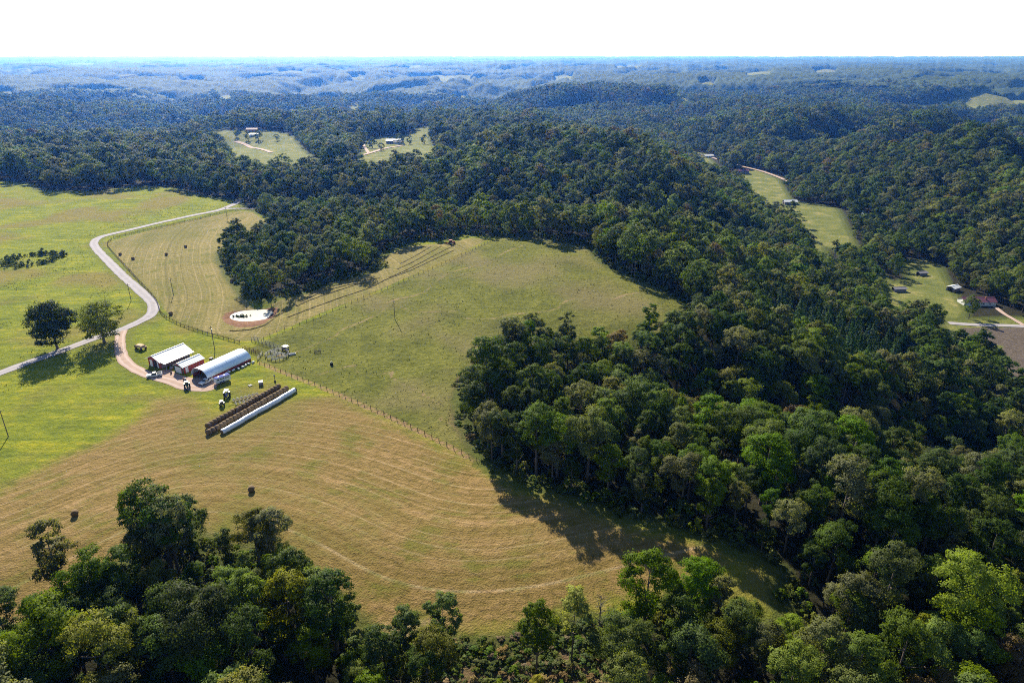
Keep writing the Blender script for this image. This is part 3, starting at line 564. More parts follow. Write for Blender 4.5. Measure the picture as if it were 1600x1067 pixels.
near_full = [with_trunk(c, t_) for c, t_ in zip(crown_near, trunk_near)]
mid_full = [with_trunk(crown_mesh('c', 300 + i, *a), trunk_mb(MB(), 70 + i, a[0], .3, a[2], a[1], 3).mesh('t')) for i, a in enumerate(MID)]
far_full = [crown_mesh('c', 400 + i, *a) for i, a in enumerate(FARM_)]
leafs = [M['leaf_' + k] for k, *_ in SPECIES]; shares = np.cumsum([s[2] for s in SPECIES])
C_NEAR = lib_coll('tree_close', near_full, leafs); C_MID = lib_coll('tree_middle', mid_full, leafs); C_FAR = lib_coll('tree_distant', far_full, leafs)

def scatter(name, coll, P, idx, rot, scl, kind='stuff'):
    """one object that draws a copy of a library tree at every point"""
    me = bpy.data.meshes.new(name); me.vertices.add(len(P)); me.vertices.foreach_set('co', np.asarray(P, np.float32).ravel())
    a = me.attributes.new('pick', 'INT', 'POINT'); a.data.foreach_set('value', np.asarray(idx, np.int32))
    fattr(me, 'turn', rot)
    s3 = np.asarray(scl, np.float32)
    if s3.ndim == 1: s3 = np.stack([s3] * 3, 1)
    a = me.attributes.new('size', 'FLOAT_VECTOR', 'POINT'); a.data.foreach_set('vector', s3.ravel())
    o = tag(link(bpy.data.objects.new(name, me)), kind=kind)
    ng = bpy.data.node_groups.new(name + '_nodes', 'GeometryNodeTree')
    ng.interface.new_socket('Geometry', in_out='INPUT', socket_type='NodeSocketGeometry'); ng.interface.new_socket('Geometry', in_out='OUTPUT', socket_type='NodeSocketGeometry')
    n = ng.nodes; l = ng.links; gi = n.new('NodeGroupInput'); go = n.new('NodeGroupOutput')
    ci = n.new('GeometryNodeCollectionInfo'); ci.inputs['Collection'].default_value = coll; ci.inputs['Separate Children'].default_value = True; ci.inputs['Reset Children'].default_value = True
    ip = n.new('GeometryNodeInstanceOnPoints'); ip.inputs['Pick Instance'].default_value = True
    def na(nm, ty):
        q = n.new('GeometryNodeInputNamedAttribute'); q.data_type = ty; q.inputs[0].default_value = nm; return q.outputs[0]
    cx = n.new('ShaderNodeCombineXYZ'); l.new(na('turn', 'FLOAT'), cx.inputs[2]); e2r = n.new('FunctionNodeEulerToRotation'); l.new(cx.outputs[0], e2r.inputs[0])
    mp = n.new('GeometryNodeMeshToPoints'); l.new(gi.outputs[0], mp.inputs[0])
    l.new(mp.outputs[0], ip.inputs['Points']); l.new(ci.outputs[0], ip.inputs['Instance']); l.new(na('pick', 'INT'), ip.inputs['Instance Index'])
    l.new(e2r.outputs[0], ip.inputs['Rotation']); l.new(na('size', 'FLOAT_VECTOR'), ip.inputs['Scale']); l.new(ip.outputs[0], go.inputs[0])
    md = o.modifiers.new('scatter', 'NODES'); md.node_group = ng
    return o

# where trees stand
rng = np.random.default_rng(7)
SIN, COS = math.sin(R(22.8)), math.cos(R(22.8)); FPX = 1600 * 24 / 36
def project(x, y, z):
    z = z - 115.0; f = y * COS - z * SIN; u = y * SIN + z * COS
    return 800 + FPX * x / f, 533.5 - FPX * u / f, f
def open_sd(x, y):
    d = np.full(x.shape, -1e6)
    for p in OPEN_POLYS: d = np.maximum(d, poly_sd(x, y, p))
    return d
def road_d(x, y):
    d = np.full(x.shape, 1e6)
    for p, w in ((ROAD, 5), (VALLEY_ROAD, 7), (VALLEY_LANE, 5), (VALLEY_DRIVE, 4), (ROAD_SPUR, 3)): d = np.minimum(d, poly_dist(x, y, p) - w)
    for q in PTS['valley'] + PTS['far'][:6]: d = np.minimum(d, np.hypot(x - q[0], (y - q[1]) * np.where(y < q[1], .6, 1.0)) - 17)
    return d
def candidates(x0, x1, y0, y1, sp, jit=.42):
    X, Y = np.meshgrid(np.arange(x0, x1, sp), np.arange(y0, y1, sp)); X = X + (np.arange(Y.shape[0]) % 2)[:, None] * sp * .5
    X = (X + rng.uniform(-jit, jit, X.shape) * sp).ravel(); Y = (Y + rng.uniform(-jit, jit, Y.shape) * sp).ravel()
    k = (np.abs(X) < .86 * Y + 90) & (Y > 40); return X[k], Y[k]
def forest_pts(x0, x1, y0, y1, sp, margin=2.5):
    X, Y = candidates(x0, x1, y0, y1, sp); d = open_sd(X, Y); k = (d < -margin + np.where(X > 230, 10 * (fbm(X / 20, Y / 20, 19, 2) - .50), 0)) & (road_d(X, Y) > 1.0) & (poly_sd(X, Y, THIN) < 1.0); return X[k], Y[k], -d[k]
def pick_species(n, X, Y):
    """neighbours tend to be alike"""
    u = np.clip(.5 + (fbm(X / 45, Y / 45, 91, 2) - .5) * 1.6, .0, .999) * .55 + rng.random(n) * .45
    u = (np.argsort(np.argsort(u)) + .5) / n
    perm = np.array([0, 3, 1, 4, 2, 5]); sh = np.array([SPECIES[i][2] for i in perm]).cumsum()
    return perm[np.minimum(np.searchsorted(sh, u), 5)]
# bright pine plantation in the middle of the right-hand wood
PINES = [(118, 300), (150, 275), (205, 300), (215, 345), (170, 372), (128, 350)]
# --- the woods -----------------------------------------------------------------------------------
X, Y, D_ = forest_pts(-330, 420, 55, 640, 6.5)
in_pine = poly_sd(X, Y, PINES) > 0
pX, pY = X[in_pine], Y[in_pine]; X, Y, D_ = X[~in_pine], Y[~in_pine], D_[~in_pine]
Z = height(X, Y); px, py, pf = project(X, Y, Z + 10)
SP = pick_species(len(X), X, Y)
n = len(X)
scl = (.52 + .60 * rng.random(n) ** 1.2) * (1 + .25 * (fbm(X / 60, Y / 60, 55, 2) - .5))
edge = D_ < 8; scl[edge] *= rng.uniform(.85, 1.08, edge.sum())
scl *= 1 - .45 * np.exp(-(poly_dist(X, Y, [(-230, 560), (-130, 555), (-60, 545), (60, 520)]) / 22.0) ** 2)
scl *= np.where((X > -200) & (X < -30) & (Y > 310) & (Y < 530), .82, 1.0)
scl *= np.where((np.abs(X + 68) < 10) & (Y > 112) & (Y < 160), .68, 1.0)
rot = rng.uniform(0, 6.283, n); shp = rng.integers(0, len(NEAR), n)
infr = (px > -25) & (px < 1625) & (py > 70) & (py < 1105)
order = np.argsort(np.where(infr, pf, 1e9)); solo = np.zeros(n, bool); solo[order[:288]] = True
qx, qy, _ = project(X, Y, Z + 14)
def place(u, v):
    """where in the picture the crown shows"""
    c = ['at the left edge', 'far left', 'at left', 'left of centre', 'just left of centre', 'just right of centre', 'right of centre', 'at right', 'far right', 'at the right edge'][int(np.clip(u / 160, 0, 9))]
    r = 'bottom edge' if v > 990 else ('low down' if v > 880 else ('lower half' if v > 760 else ('middle height' if v > 640 else 'above middle')))
    return c + ', ' + r
SIZE_W = lambda s: 'small' if s < .8 else ('tall' if s > .95 else 'middling')
SHAPE_W = ['round', 'high-crowned', 'low round', 'oval', 'bushy', 'wide-topped']
for i in np.nonzero(solo)[0]:
    k = SPECIES[SP[i]]; s = scl[i]
    rim = 'at the wood edge' if D_[i] < 9 else 'inside the wood'
    lb = '%s %s %s tree %s, %s' % (SIZE_W(s), SHAPE_W[shp[i]], k[3], rim, place(qx[i], qy[i]))
    o = empty('broadleaf_tree', (X[i], Y[i], Z[i]), rot[i], lb, 'tree', 'broadleaf trees of the near woods')
    o.scale = (s * rng.uniform(.9, 1.1), s * rng.uniform(.9, 1.1), s)
    link(bpy.data.objects.new('trunk', trunk_near[shp[i]]), o)
    c = link(bpy.data.objects.new('crown', crown_near[shp[i]]), o); c.material_slots[0].link = 'OBJECT'; c.material_slots[0].material = M['leaf_' + k[0]]
rest = ~solo
near = rest & (pf < 300); mid = rest & ~near
near &= rng.random(n) > .04; mid &= rng.random(n) > .07
P3 = np.stack([X, Y, Z - .2], 1)
def s3(s): return np.stack([s * rng.uniform(.9, 1.12, len(s)), s * rng.uniform(.9, 1.12, len(s)), s], 1)
scatter('woodland_near', C_NEAR, P3[near], SP[near] * len(NEAR) + shp[near], rot[near], s3(scl[near]))
mi = shp % len(MID)
scatter('woodland_middle', C_MID, P3[mid], SP[mid] * len(MID) + mi[mid], rot[mid], s3(scl[mid]))
# wider woods to 1.5 km, then to 3.4 km
def far_wood(name, r0, r1, sp, coll, nsh, grow=1.0):
    X, Y, D_ = forest_pts(-r1, r1, 0, r1, sp, 3.0)
    inner = (X > -330) & (X < 420) & (Y < 640); rr = np.hypot(X, Y)
    k = ~inner & (rr < r1) & (rr >= r0) & (rng.random(len(X)) > .07); X, Y, D_ = X[k], Y[k], D_[k]
    sp_ = pick_species(len(X), X, Y); s = (.55 + .75 * rng.random(len(X)) ** 1.6) * (1 + .6 * (fbm(X / 50, Y / 50, 56, 2) - .5) + .5 * (fbm(X / 170, Y / 170, 57, 2) - .5)) * grow
    scatter(name, coll, np.stack([X, Y, height(X, Y) - .5], 1), sp_ * nsh + rng.integers(0, nsh, len(X)), rng.uniform(0, 6.28, len(X)), s3(s) * np.stack([rng.uniform(1.0, 1.3, len(X)), rng.uniform(1.0, 1.3, len(X)), np.full(len(X), .98)], 1))
    return len(X)
nf1 = far_wood('woodland_beyond', 0, 1400, 8.2, C_MID, len(MID))
nf2 = far_wood('woodland_hills', 1400, 3600, 10.5, C_FAR, len(FARM_), 1.18)
print('trees', n, 'solo', int(solo.sum()), 'beyond', nf1, 'hills', nf2)

# distant canopy as one rolling, bumpy mass
th = np.linspace(-R(46), R(46), 720); rr = [3450.0]
while rr[-1] < 42000: rr.append(rr[-1] * 1.005 if rr[-1] < 9000 else rr[-1] * 1.008)
rr = np.array(rr); TH, RR = np.meshgrid(th, rr); CX, CY = RR * np.sin(TH), RR * np.cos(TH)
cs = np.maximum(12.0, RR / 500.0)
b = vnoise(CX / cs, CY / cs, 61) * 13 + vnoise(CX / 60, CY / 60, 62) * 9
od = np.full(CX.shape, -1e6)
for p in CLEARINGS: od = np.maximum(od, poly_sd(CX, CY, p))
cover = sstep(8, -8, od)
CZ = height(CX, CY) + (9 + b) * cover - 3 * (1 - cover)
k = np.arange(CX.size).reshape(CX.shape)
q = np.stack([k[:-1, :-1], k[:-1, 1:], k[1:, 1:], k[1:, :-1]], -1).reshape(-1, 4)
keep = (cover.ravel()[q] > .1).any(1)
q = q[keep]
me = np_mesh('distant_forest', np.stack([CX, CY, CZ], -1).reshape(-1, 3), q)
t = NT('distant_leaves'); nn = t.noise(.012, 5, .75, t.pos()); n2 = t.noise(.06, 3, .7, t.pos())
t.base(t.ramp(t.math('ADD', t.math('MULTIPLY', nn, .5), t.math('MULTIPLY', n2, .5)), [(.35, (.024, .042, .014)), (.5, (.045, .072, .022)), (.65, (.075, .095, .035))]), .9, .1)
me.materials.append(t.m); tag(link(bpy.data.objects.new('distant_forest', me)), kind='stuff')
# --- undergrowth, weeds, brush ------------------------------------------------------------------
shrub_m = [crown_mesh('shrub', 500 + i, h, r, .1, lo, 7, 16, .42, 'round') for i, (h, r, lo) in enumerate([(2.6, 1.7, 6), (1.8, 1.5, 5), (3.6, 1.9, 7)])]
tuft_m = [crown_mesh('tuft', 520 + i, .55, .55, .0, 3, 3, 7, .34, 'round') for i in range(3)]
C_SHRUB = lib_coll('shrub_source', shrub_m, [M['leaf_weed'], M['leaf_mid'], M['leaf_brown'], M['leaf_olive']])
M['leaf_tuft'] = leaf_mat('leaves_tuft', (.12, .14, .025), .35, .8, .3, .03)
C_TUFT = lib_coll('tuft_source', tuft_m, [M['leaf_weed'], M['leaf_tuft'], M['leaf_tuft']])
bx, by = candidates(-310, 330, 60, 560, 2.6); bd = poly_sd(bx, by, FARM); br = np.maximum(poly_sd(bx, by, BRUSH[0]), poly_sd(bx, by, BRUSH[1]))
e1x, e1y = candidates(-40, 60, 60, 260, 1.5); kk = np.maximum(poly_sd(e1x, e1y, BRUSH[0]), poly_sd(e1x, e1y, BRUSH[1])) > 0
bx, by = np.concatenate([bx, e1x[kk]]), np.concatenate([by, e1y[kk]]); bd = poly_sd(bx, by, FARM); br = np.maximum(poly_sd(bx, by, BRUSH[0]), poly_sd(bx, by, BRUSH[1]))
den = fbm(bx / 9, by / 9, 44, 2)
k = ((bd < 1.0 + 3 * (den - .5)) & (bd > -9) & (rng.random(len(bx)) < .62)) | ((br > 0) & (rng.random(len(bx)) < np.where(by > 150, .14, .34)))
k &= road_d(bx, by) > 1
brushy = br[k] > -1; bx, by = bx[k], by[k]
pk = np.where(brushy, rng.choice([0, 0, 0, 1, 2, 3], len(bx)), rng.choice([0, 0, 1, 3], len(bx))) * 3 + rng.integers(0, 3, len(bx))
scatter('undergrowth', C_SHRUB, np.stack([bx, by, height(bx, by) - .1], 1), pk, rng.uniform(0, 6.28, len(bx)), (lambda s_: np.stack([s_ * np.where(brushy, 1.35, 1), s_ * np.where(brushy, 1.35, 1), s_ * np.where(brushy, .6, 1)], 1))(np.where(brushy, rng.uniform(.22, .7, len(bx)), rng.uniform(.5, 1.25, len(bx)))))
# marshy hollow in the left meadow and the weeds at the pond
def ring_pts(cx, cy, rx, ry, n): a = rng.uniform(0, 6.28, n); q = rng.uniform(.75, 1.15, n); return cx + rx * np.cos(a) * q, cy + ry * np.sin(a) * q
mx_, my_ = ring_pts(-290, 400, 14, 15, 70); wx_, wy_ = rng.normal(-128.0, 1.6, 40), rng.normal(301.0, .5, 40)
hx = np.concatenate([mx_, wx_]); hy = np.concatenate([my_, wy_])
scatter('marsh_weeds', C_SHRUB, np.stack([hx, hy, np.concatenate([height(mx_, my_), np.full(40, 1.1)])], 1), rng.integers(0, 3, len(hx)), rng.uniform(0, 6.28, len(hx)), np.concatenate([rng.uniform(.5, 1.2, 70), rng.uniform(.18, .32, 40)]))
# pasture weeds and meadow clumps
tx, ty = rng.uniform(-300, 120, 60000), rng.uniform(190, 560, 60000)
pd = poly_sd(tx, ty, PASTURE); fd = poly_sd(tx, ty, FARM); hd = np.maximum(poly_sd(tx, ty, HAY_MAIN), poly_sd(tx, ty, HAY_UPPER)); rdd = np.minimum(poly_dist(tx, ty, ROAD), poly_dist(tx, ty, DRIVE))
cl = fbm(tx / 14, ty / 14, 23, 3)
k = ((pd > 1) & (rng.random(len(tx)) < .10 + .28 * sstep(.35, .7, cl))) | ((fd > 1) & (pd < 0) & (hd < -1) & (rdd > 5) & (tx < -185) & (rng.random(len(tx)) < sstep(.4, .7, cl) * .7))
tx, ty = tx[k], ty[k]
scatter('pasture_weeds', C_TUFT, np.stack([tx, ty, height(tx, ty)], 1), rng.integers(0, 9, len(tx)), rng.uniform(0, 6.28, len(tx)), rng.uniform(.18, .5, len(tx)) * (1 + .5 * (rng.random(len(tx)) > .93)))

# small young trees among the brush at the bottom
YL = ['bushy young tree at the left rim of the brown brush, bottom centre', 'young olive bush-tree behind the brush, bottom edge', 'young yellowish tree left of the dead tree', 'young green tree at the right rim of the brush', 'small round tree low in the brush, bottom edge', 'young tree between the slender yellow tree and the wood', 'small olive tree right of the brush near the bottom edge']
for i, (x, y, s_, mt) in enumerate([(-13.5, 95, .42, 'olive'), (1, 84, .4, 'olive'), (5, 100, .36, 'yellow'), (20, 107, .45, 'bright'), (-3, 80, .36, 'mid'), (14, 98, .4, 'mid'), (12, 88, .45, 'olive')]):
    o = empty('young_tree', (x, y, gz(x, y)), i, YL[i], 'tree', 'young trees in the brush'); o.scale = (s_ * 1.1, s_ * 1.1, s_); link(bpy.data.objects.new('trunk', trunk_near[4]), o)
    c = link(bpy.data.objects.new('crown', crown_near[4]), o); c.material_slots[0].link = 'OBJECT'; c.material_slots[0].material = M['leaf_' + mt]
# --- special trees ----------------------------------------------------------------------------------
def big_tree(name, x, y, spec, mat, label, seed, rtr=.5, limbs=8, group=None):
    o = empty(name, (x, y, gz(x, y)), 0, label, 'tree', group)
    tr = trunk_mb(MB(), seed, spec[0], rtr, max(spec[2], 2.5), spec[1], limbs).build('trunk', M['bark'], o, True)
    cm = crown_mesh('crown', seed, *spec); cm.materials.append(M[mat]); link(bpy.data.objects.new('crown', cm), o); return o
lx = PTS['lone']
big_tree('oak_tree', *lx[0], (20.5, 8.8, 2.2, 26, 12, 60, .60, 'round'), 'leaf_dark', 'large dark dense oak standing alone beside the road, left of its paler neighbour', 801, .6)
big_tree('shade_tree', *lx[1], (17.5, 9.6, 2.5, 24, 11, 44, .55, 'round'), 'leaf_olive', 'wide yellow-green shade tree at the corner of road and driveway', 802, .6)
slim = [('slim tall green tree with bare trunk at the bottom wood edge, left of its twin', 'leaf_mid', (17, 3.2, 6.5, 12, 9, 70, .36, 'tall'), 'poplar_tree'),
        ('slim green tree with clear trunk in front of brown brush, right of its twin', 'leaf_mid', (19, 3.8, 8, 13, 9, 74, .36, 'tall'), 'poplar_tree'),
        ('upright green tree with pale trunk standing in the brush, bottom centre', 'leaf_mid', (19, 4.0, 6, 14, 9, 70, .36, 'oval'), 'poplar_tree'),
        ('slender yellow-green tree with thin airy crown, bottom centre', 'leaf_yellow', (20, 3.6, 7, 12, 9, 50, .36, 'tall'), 'locust_tree')]
for (x, y), (lb, mt, spec, nm) in zip(SLIM[:4], slim): big_tree(nm, x, y, spec, mt, lb, 810 + int(abs(x)), .2, 6)
x, y = SLIM[4]; o = empty('dead_tree', (x, y, gz(x, y)), 0, 'leafless grey dead tree right of the yellow-green slender tree', 'tree')
trunk_mb(MB(), 5, 15, .22, 6, 3.0, 9).build('trunk', M['deadwood'], o, True)
b = MB(); rg = random.Random(4)
for i in range(26):
    a = rg.uniform(0, 6.28); z = rg.uniform(6, 13); k = rg.uniform(.8, 2.0); b.tube([(0, 0, z), (k * math.cos(a), k * math.sin(a), z + k * .9)], [.05, .015], 4)
b.build('twigs', M['deadwood'], o)
big_tree('tall_oak_tree', -86, 133, (25, 6.6, 6.0, 20, 10, 46, .50, 'tall'), 'leaf_dark', 'tallest ragged dark tree rising from the bottom left wood against the hay field', 830, .5)
big_tree('tall_oak_tree', -81, 129, (23, 5.4, 6.0, 15, 10, 46, .50, 'tall'), 'leaf_dark', 'tall dark tree just right of the tallest one in the bottom left wood', 831, .45)
big_tree('tall_oak_tree', *LEFT_OAK[0], (21, 5.0, 4.0, 14, 10, 46, .50, 'oval'), 'leaf_grey', 'tall grey-green tree at the upper left edge of the bottom left wood', 832, .4)
big_tree('cedar_tree', -61, 136, (14, 3.0, .6, 18, 10, 60, .42, 'oval'), 'leaf_dark', 'narrow dark columnar tree at the tip of the bottom left wood', 833, .25)
for i, (x, y) in enumerate(CORNER):
    big_tree('tall_oak_tree', x, y, [(22, 5.0, 5, 15, 10, 70, .38, 'tall'), (20, 4.6, 5, 14, 10, 70, .38, 'oval'), (23, 3.8, 6, 13, 10, 64, .38, 'tall'), (21, 4.2, 6, 13, 10, 64, .38, 'tall')][i], ['leaf_grey', 'leaf_mid', 'leaf_mid', 'leaf_bright'][i],
             ['grey-green tall tree at the upper left corner of the middle wood', 'tall oval tree second along the top edge of the middle wood', 'slender tall tree standing highest on the top edge of the middle wood', 'pale slender tree towards the right along the top edge of the middle wood'][i], 870 + i, .35)
# pines of the plantation
pine_m = [crown_mesh('crown', 840 + i, h, r, 1.5, 26, 6, 20, .42, 'cone') for i, (h, r) in enumerate([(15, 3.2), (13, 2.9), (17, 3.4)])]
pine_t = MB().tube([(0, 0, -.5), (0, 0, 14)], [.25, .05], 6).mesh('trunk', True); pine_t.materials.append(M['bark'])
for m in pine_m: m.materials.append(M['leaf_pine'])
ZP = height(pX, pY); ppx, ppy, ppf = project(pX, pY, ZP + 10); od = np.argsort(ppf)
PW = ['front row', 'second ranks', 'middle ranks', 'rear ranks', 'last ranks']; PS = ['leftmost column', 'left side', 'centre', 'right side', 'rightmost column']
for r_, i in enumerate(od):
    h_ = rng.uniform(.75, 1.15); side = PS[int(min(4, (ppx < ppx[i]).mean() * 5))]
    o = empty('pine_tree', (pX[i], pY[i], ZP[i]), rng.uniform(0, 6.28), '%s bright green conical pine in the plantation in the wood, %s, %s' % ('tall' if h_ > .95 else 'short', PW[min(4, r_ * 5 // len(od))], side), 'tree', 'pines of the plantation')
    o.scale = (h_, h_, h_); link(bpy.data.objects.new('trunk', pine_t), o); link(bpy.data.objects.new('crown', pine_m[r_ % 3]), o)
# single trees by the far houses
far_tree_m = [crown_mesh('crown', 860 + i, 11, 5.5, .8, 10, 8, 12, .9, 'round') for i in range(2)]
ft = MB().tube([(0, 0, -.5), (0, 0, 6)], [.4, .2], 6).mesh('trunk'); ft.materials.append(M['bark'])
for m in far_tree_m: m.materials.append(M['leaf_dark'])
FLAB = ['round dark tree on the distant lawn, left of the pair', 'round dark tree on the distant lawn, right of the pair', 'round dark tree at the hedge end of the distant lawn', 'round tree beside the lane of the distant left house',
        'round dark tree right beside the distant middle house', 'dark tree second to the right of the distant middle house', 'small round tree alone on the tan slope right of the middle house', 'dark tree left of the distant middle house', 'dark evergreen at the bend of the distant middle lane']
for i, (x, y) in enumerate(PTS['farlonely']):
    o = empty('lawn_tree', (x, y, gz(x, y)), i, FLAB[i], 'tree', 'single trees on the distant lawns'); s = 1.0 + .25 * math.sin(i * 2.1); o.scale = (s, s, s * 1.15)
    link(bpy.data.objects.new('trunk', ft), o); link(bpy.data.objects.new('crown', far_tree_m[i % 2]), o)

# --- building materials --------------------------------------------------------------------------------
M['roof_white'] = plain('white_metal_roof', (.78, .78, .76), .45, .5, 0, .06, .8); M['roof_metal'] = plain('galvanised_roof', (.68, .79, .93), .35, .5, .15, .10, .7)  # hoop roof: sky reflection put into the metal's colour as a blue tint
M['red'] = plain('red_siding', (.30, .05, .04), .7, .3, 0, .2, .8); M['grey'] = plain('weathered_boards', (.22, .20, .21), .85, .2); M['green'] = plain('green_trim', (.03, .12, .07), .6, .3)
M['white'] = plain('white_paint', (.72, .72, .72), .5, .4, 0, .06); M['dark'] = plain('near_black', (.03, .03, .035), .8, .2); M['earth'] = plain('earth_floor', (.17, .12, .085), .95, .1)  # near-black is the colour of doors, fittings and machine parts
M['glass'] = NT('window_glass').base((.03, .04, .05), .08, .8).m; M['tyre'] = plain('rubber', (.02, .02, .021), .85, .2); M['rim_yellow'] = plain('yellow_rim', (.6, .42, .04), .5, .4); M['rim_grey'] = plain('steel_rim', (.45, .45, .46), .4, .5, .6)
M['tractor_green'] = plain('tractor_green', (.03, .11, .03), .4, .5); M['tractor_blue'] = plain('tractor_blue', (.05, .07, .20), .4, .5); M['tractor_red'] = plain('tractor_red', (.35, .03, .02), .4, .5)
M['tan'] = plain('tan_canvas', (.52, .36, .22), .8, .2); M['trailer_blue'] = plain('blue_roof_paint', (.05, .08, .32), .75, .15, 0, .1); M['post'] = plain('fence_wood', (.085, .06, .045), .9, .1); M['pipe'] = plain('pipe_rail', (.42, .40, .38), .6, .4, .2)
M['rail_white'] = plain('bleached_boards', (.62, .59, .55), .8, .2); M['rust'] = plain('rusty_steel', (.24, .12, .08), .8, .2); M['pole'] = plain('pole_wood', (.16, .13, .10), .9, .1); M['plastic'] = plain('white_wrap', (.80, .83, .88), .35, .5, 0, .05, 1.0)
t = NT('baled_hay'); nz = t.noise(6, 4, .7, t.pos()); n2 = t.noise(.6, 2, .5, t.pos())
t.base(t.mix(t.math('MULTIPLY', n2, .6), t.ramp(nz, [(.3, (.11, .078, .043)), (.7, (.30, .215, .12))]), (.13, .09, .06)), .95, .1); t.bump(nz, .6, .08); M['hay'] = t.m
AX = R(-28)                                            # barns stand 28 degrees off the view

def gable(o, W, L, eave, ridge, wall, roof, over=.5, front_open=False, wname='wall', thick=.12):
    """four walls (each a part) and a two-slope roof (each slope a part); front at y=0"""
    h = W / 2
    def pent(y): return [(-h, y, 0), (h, y, 0), (h, y, eave), (0, y, ridge), (-h, y, eave)]
    for nm, y0, y1 in ((('front_wall', 0, .15),) if not front_open else ()) + (('back_wall', L - .15, L),):
        MB().prism([(-h, -.3), (h, -.3), (h, eave), (0, ridge), (-h, eave)], y0, y1).build(nm, wall, o)
    for s in (-1, 1): MB().box((s * (h - .075), L / 2, eave / 2 - .15), (.15, L - .32, eave + .3 - .05)).build('side_wall', wall, o)
    sl = math.atan2(ridge - eave, h); ln = math.hypot(h, ridge - eave) + over
    for s in (-1, 1):
        b = MB(); ang = s * sl; mid = ln / 2
        cx, cz = s * mid * math.cos(sl), ridge - mid * math.sin(sl) + thick * .6
        b.box((cx, L / 2, cz), (ln, L + 2 * over, thick), 0, 0, ang); rf = b.build('roof_slope', roof, o)
        r = MB(); nr = int((L + 2 * over) / .9)
        for i in range(nr): r.box((cx + math.sin(ang) * (thick / 2 + .02), -over + .45 + i * (L + 2 * over - .9) / max(1, nr - 1), cz + math.cos(ang) * (thick / 2 + .02)), (ln * .99, .05, .025), 0, 0, ang)
        r.build('seam', roof, rf)
    MB().box((0, L / 2, ridge + thick + .05), (.4, L + 2 * over, .08)).build('ridge_cap', roof, o)
def local(o, x, y):
    a = o.rotation_euler.z; return o.location.x + x * math.cos(a) - y * math.sin(a), o.location.y + x * math.sin(a) + y * math.cos(a)
def front_center(fl, W, a=AX): return fl[0] + W / 2 * math.cos(a), fl[1] + W / 2 * math.sin(a)

# barn with the wide white roof
c = front_center((-144.2, 246.5), 7.6); o = empty('equipment_shed', (*c, gz(*c)), AX, 'red equipment shed under a wide white metal roof, farthest left of three', 'shed')
gable(o, 7.6, 13.0, 3.3, 5.0, M['red'], M['roof_white'], .9)
d = MB().box((-2.0, -.06, 1.4), (1.5, .1, 2.8)).build('door', M['white'], o); MB().box((-1.5, -.15, 1.3), (.06, .08, .3)).build('handle', M['dark'], d)
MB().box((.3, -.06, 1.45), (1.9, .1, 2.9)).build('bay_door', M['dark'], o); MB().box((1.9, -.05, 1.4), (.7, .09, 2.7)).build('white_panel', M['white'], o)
b = MB().box((5.1, 6.5, 3.05), (3.0, 13.8, .1), 0, 0, R(12)); b.build('lean_to_roof', M['roof_white'], o)
for i in range(5): MB().box((6.3, .3 + i * 3.1, 1.2), (.18, .18, 2.9)).build('post', M['grey'], o)
MB().box((3.86, 6.5, 1.5), (.08, 12.6, 2.7)).build('board_wall', M['grey'], o)
# small red shed
c = front_center((-131.0, 240.3), 5.0); o = empty('garage', (*c, gz(*c)), AX, 'small red garage with white roof and green corner trim, between the two bigger barns', 'garage')
gable(o, 5.0, 9.6, 2.9, 4.1, M['red'], M['roof_white'], .4)
for sx in (-2.45, 2.45): MB().box((sx, -.05, 1.4), (.28, .22, 3.0)).build('corner_trim', M['green'], o)
MB().box((0, -.08, 2.75), (4.6, .12, .25)).build('header_trim', M['green'], o)
d = MB().box((-.35, -.06, 1.25), (3.4, .1, 2.5)).build('garage_door', M['white'], o)
for i in range(3): MB().box((-.35, -.12, .62 + i * .62), (3.4, .03, .05)).build('joint', M['grey'], d)
MB().box((2.53, 1.6, 1.3), (.08, 1.2, 2.2)).build('side_door', M['white'], o)
# hoop barn
Wc, Lc, wl_, rise = 8.6, 20.5, 1.4, 3.2
c = front_center((-122.0, 235.6), Wc); o = empty('hoop_barn', (*c, gz(*c)), AX, 'long arched barn with shiny pale metal hoop roof and low red walls', 'barn')
def arch(r, y0, y1, t0=0.0, t1=math.pi, n=22, th=.1):
    b = MB(); vs = []; fs = []
    for k in range(n + 1):
        a = t0 + (t1 - t0) * k / n
        for y in (y0, y1):
            for q in (0, th): vs.append((math.cos(a) * (Wc / 2 + q + r), y, wl_ + math.sin(a) * (rise + q + r)))
    for k in range(n):
        i = k * 4; j = i + 4
        fs += [(i + 1, j + 1, j + 3, i + 3), (i, i + 2, j + 2, j), (i, j, j + 1, i + 1), (i + 2, i + 3, j + 3, j + 2)]
    fs += [(0, 1, 3, 2), (n * 4, n * 4 + 2, n * 4 + 3, n * 4 + 1)]
    return b.add(vs, fs)
rf = None
for i in range(8): arch(0.0 if i % 2 else .02, -.4 + i * (Lc + .6) / 8, -.4 + (i + 1) * (Lc + .6) / 8 - .02).build('roof_panel', M['roof_metal'], o, False)
for s in (-1, 1): MB().box((s * (Wc / 2 - .02), Lc / 2, wl_ / 2 - .1), (.14, Lc, wl_ + .2)).build('side_wall', M['red'], o)
pr = [(math.cos(math.pi * k / 18) * (Wc / 2 - .05), wl_ + math.sin(math.pi * k / 18) * (rise - .05)) for k in range(19)]
MB().prism([(Wc / 2 - .05, -.2)] + pr + [(-Wc / 2 + .05, -.2)], Lc - .15, Lc).build('back_wall', M['red'], o)
fan = [(math.cos(math.pi * k / 18) * (Wc / 2 - .05), wl_ + math.sin(math.pi * k / 18) * (rise - .05)) for k in range(5, 14)]
MB().prism(fan, .0, .12).build('front_gable', plain('faded_pink_siding', (.52, .30, .30), .7, .2), o)
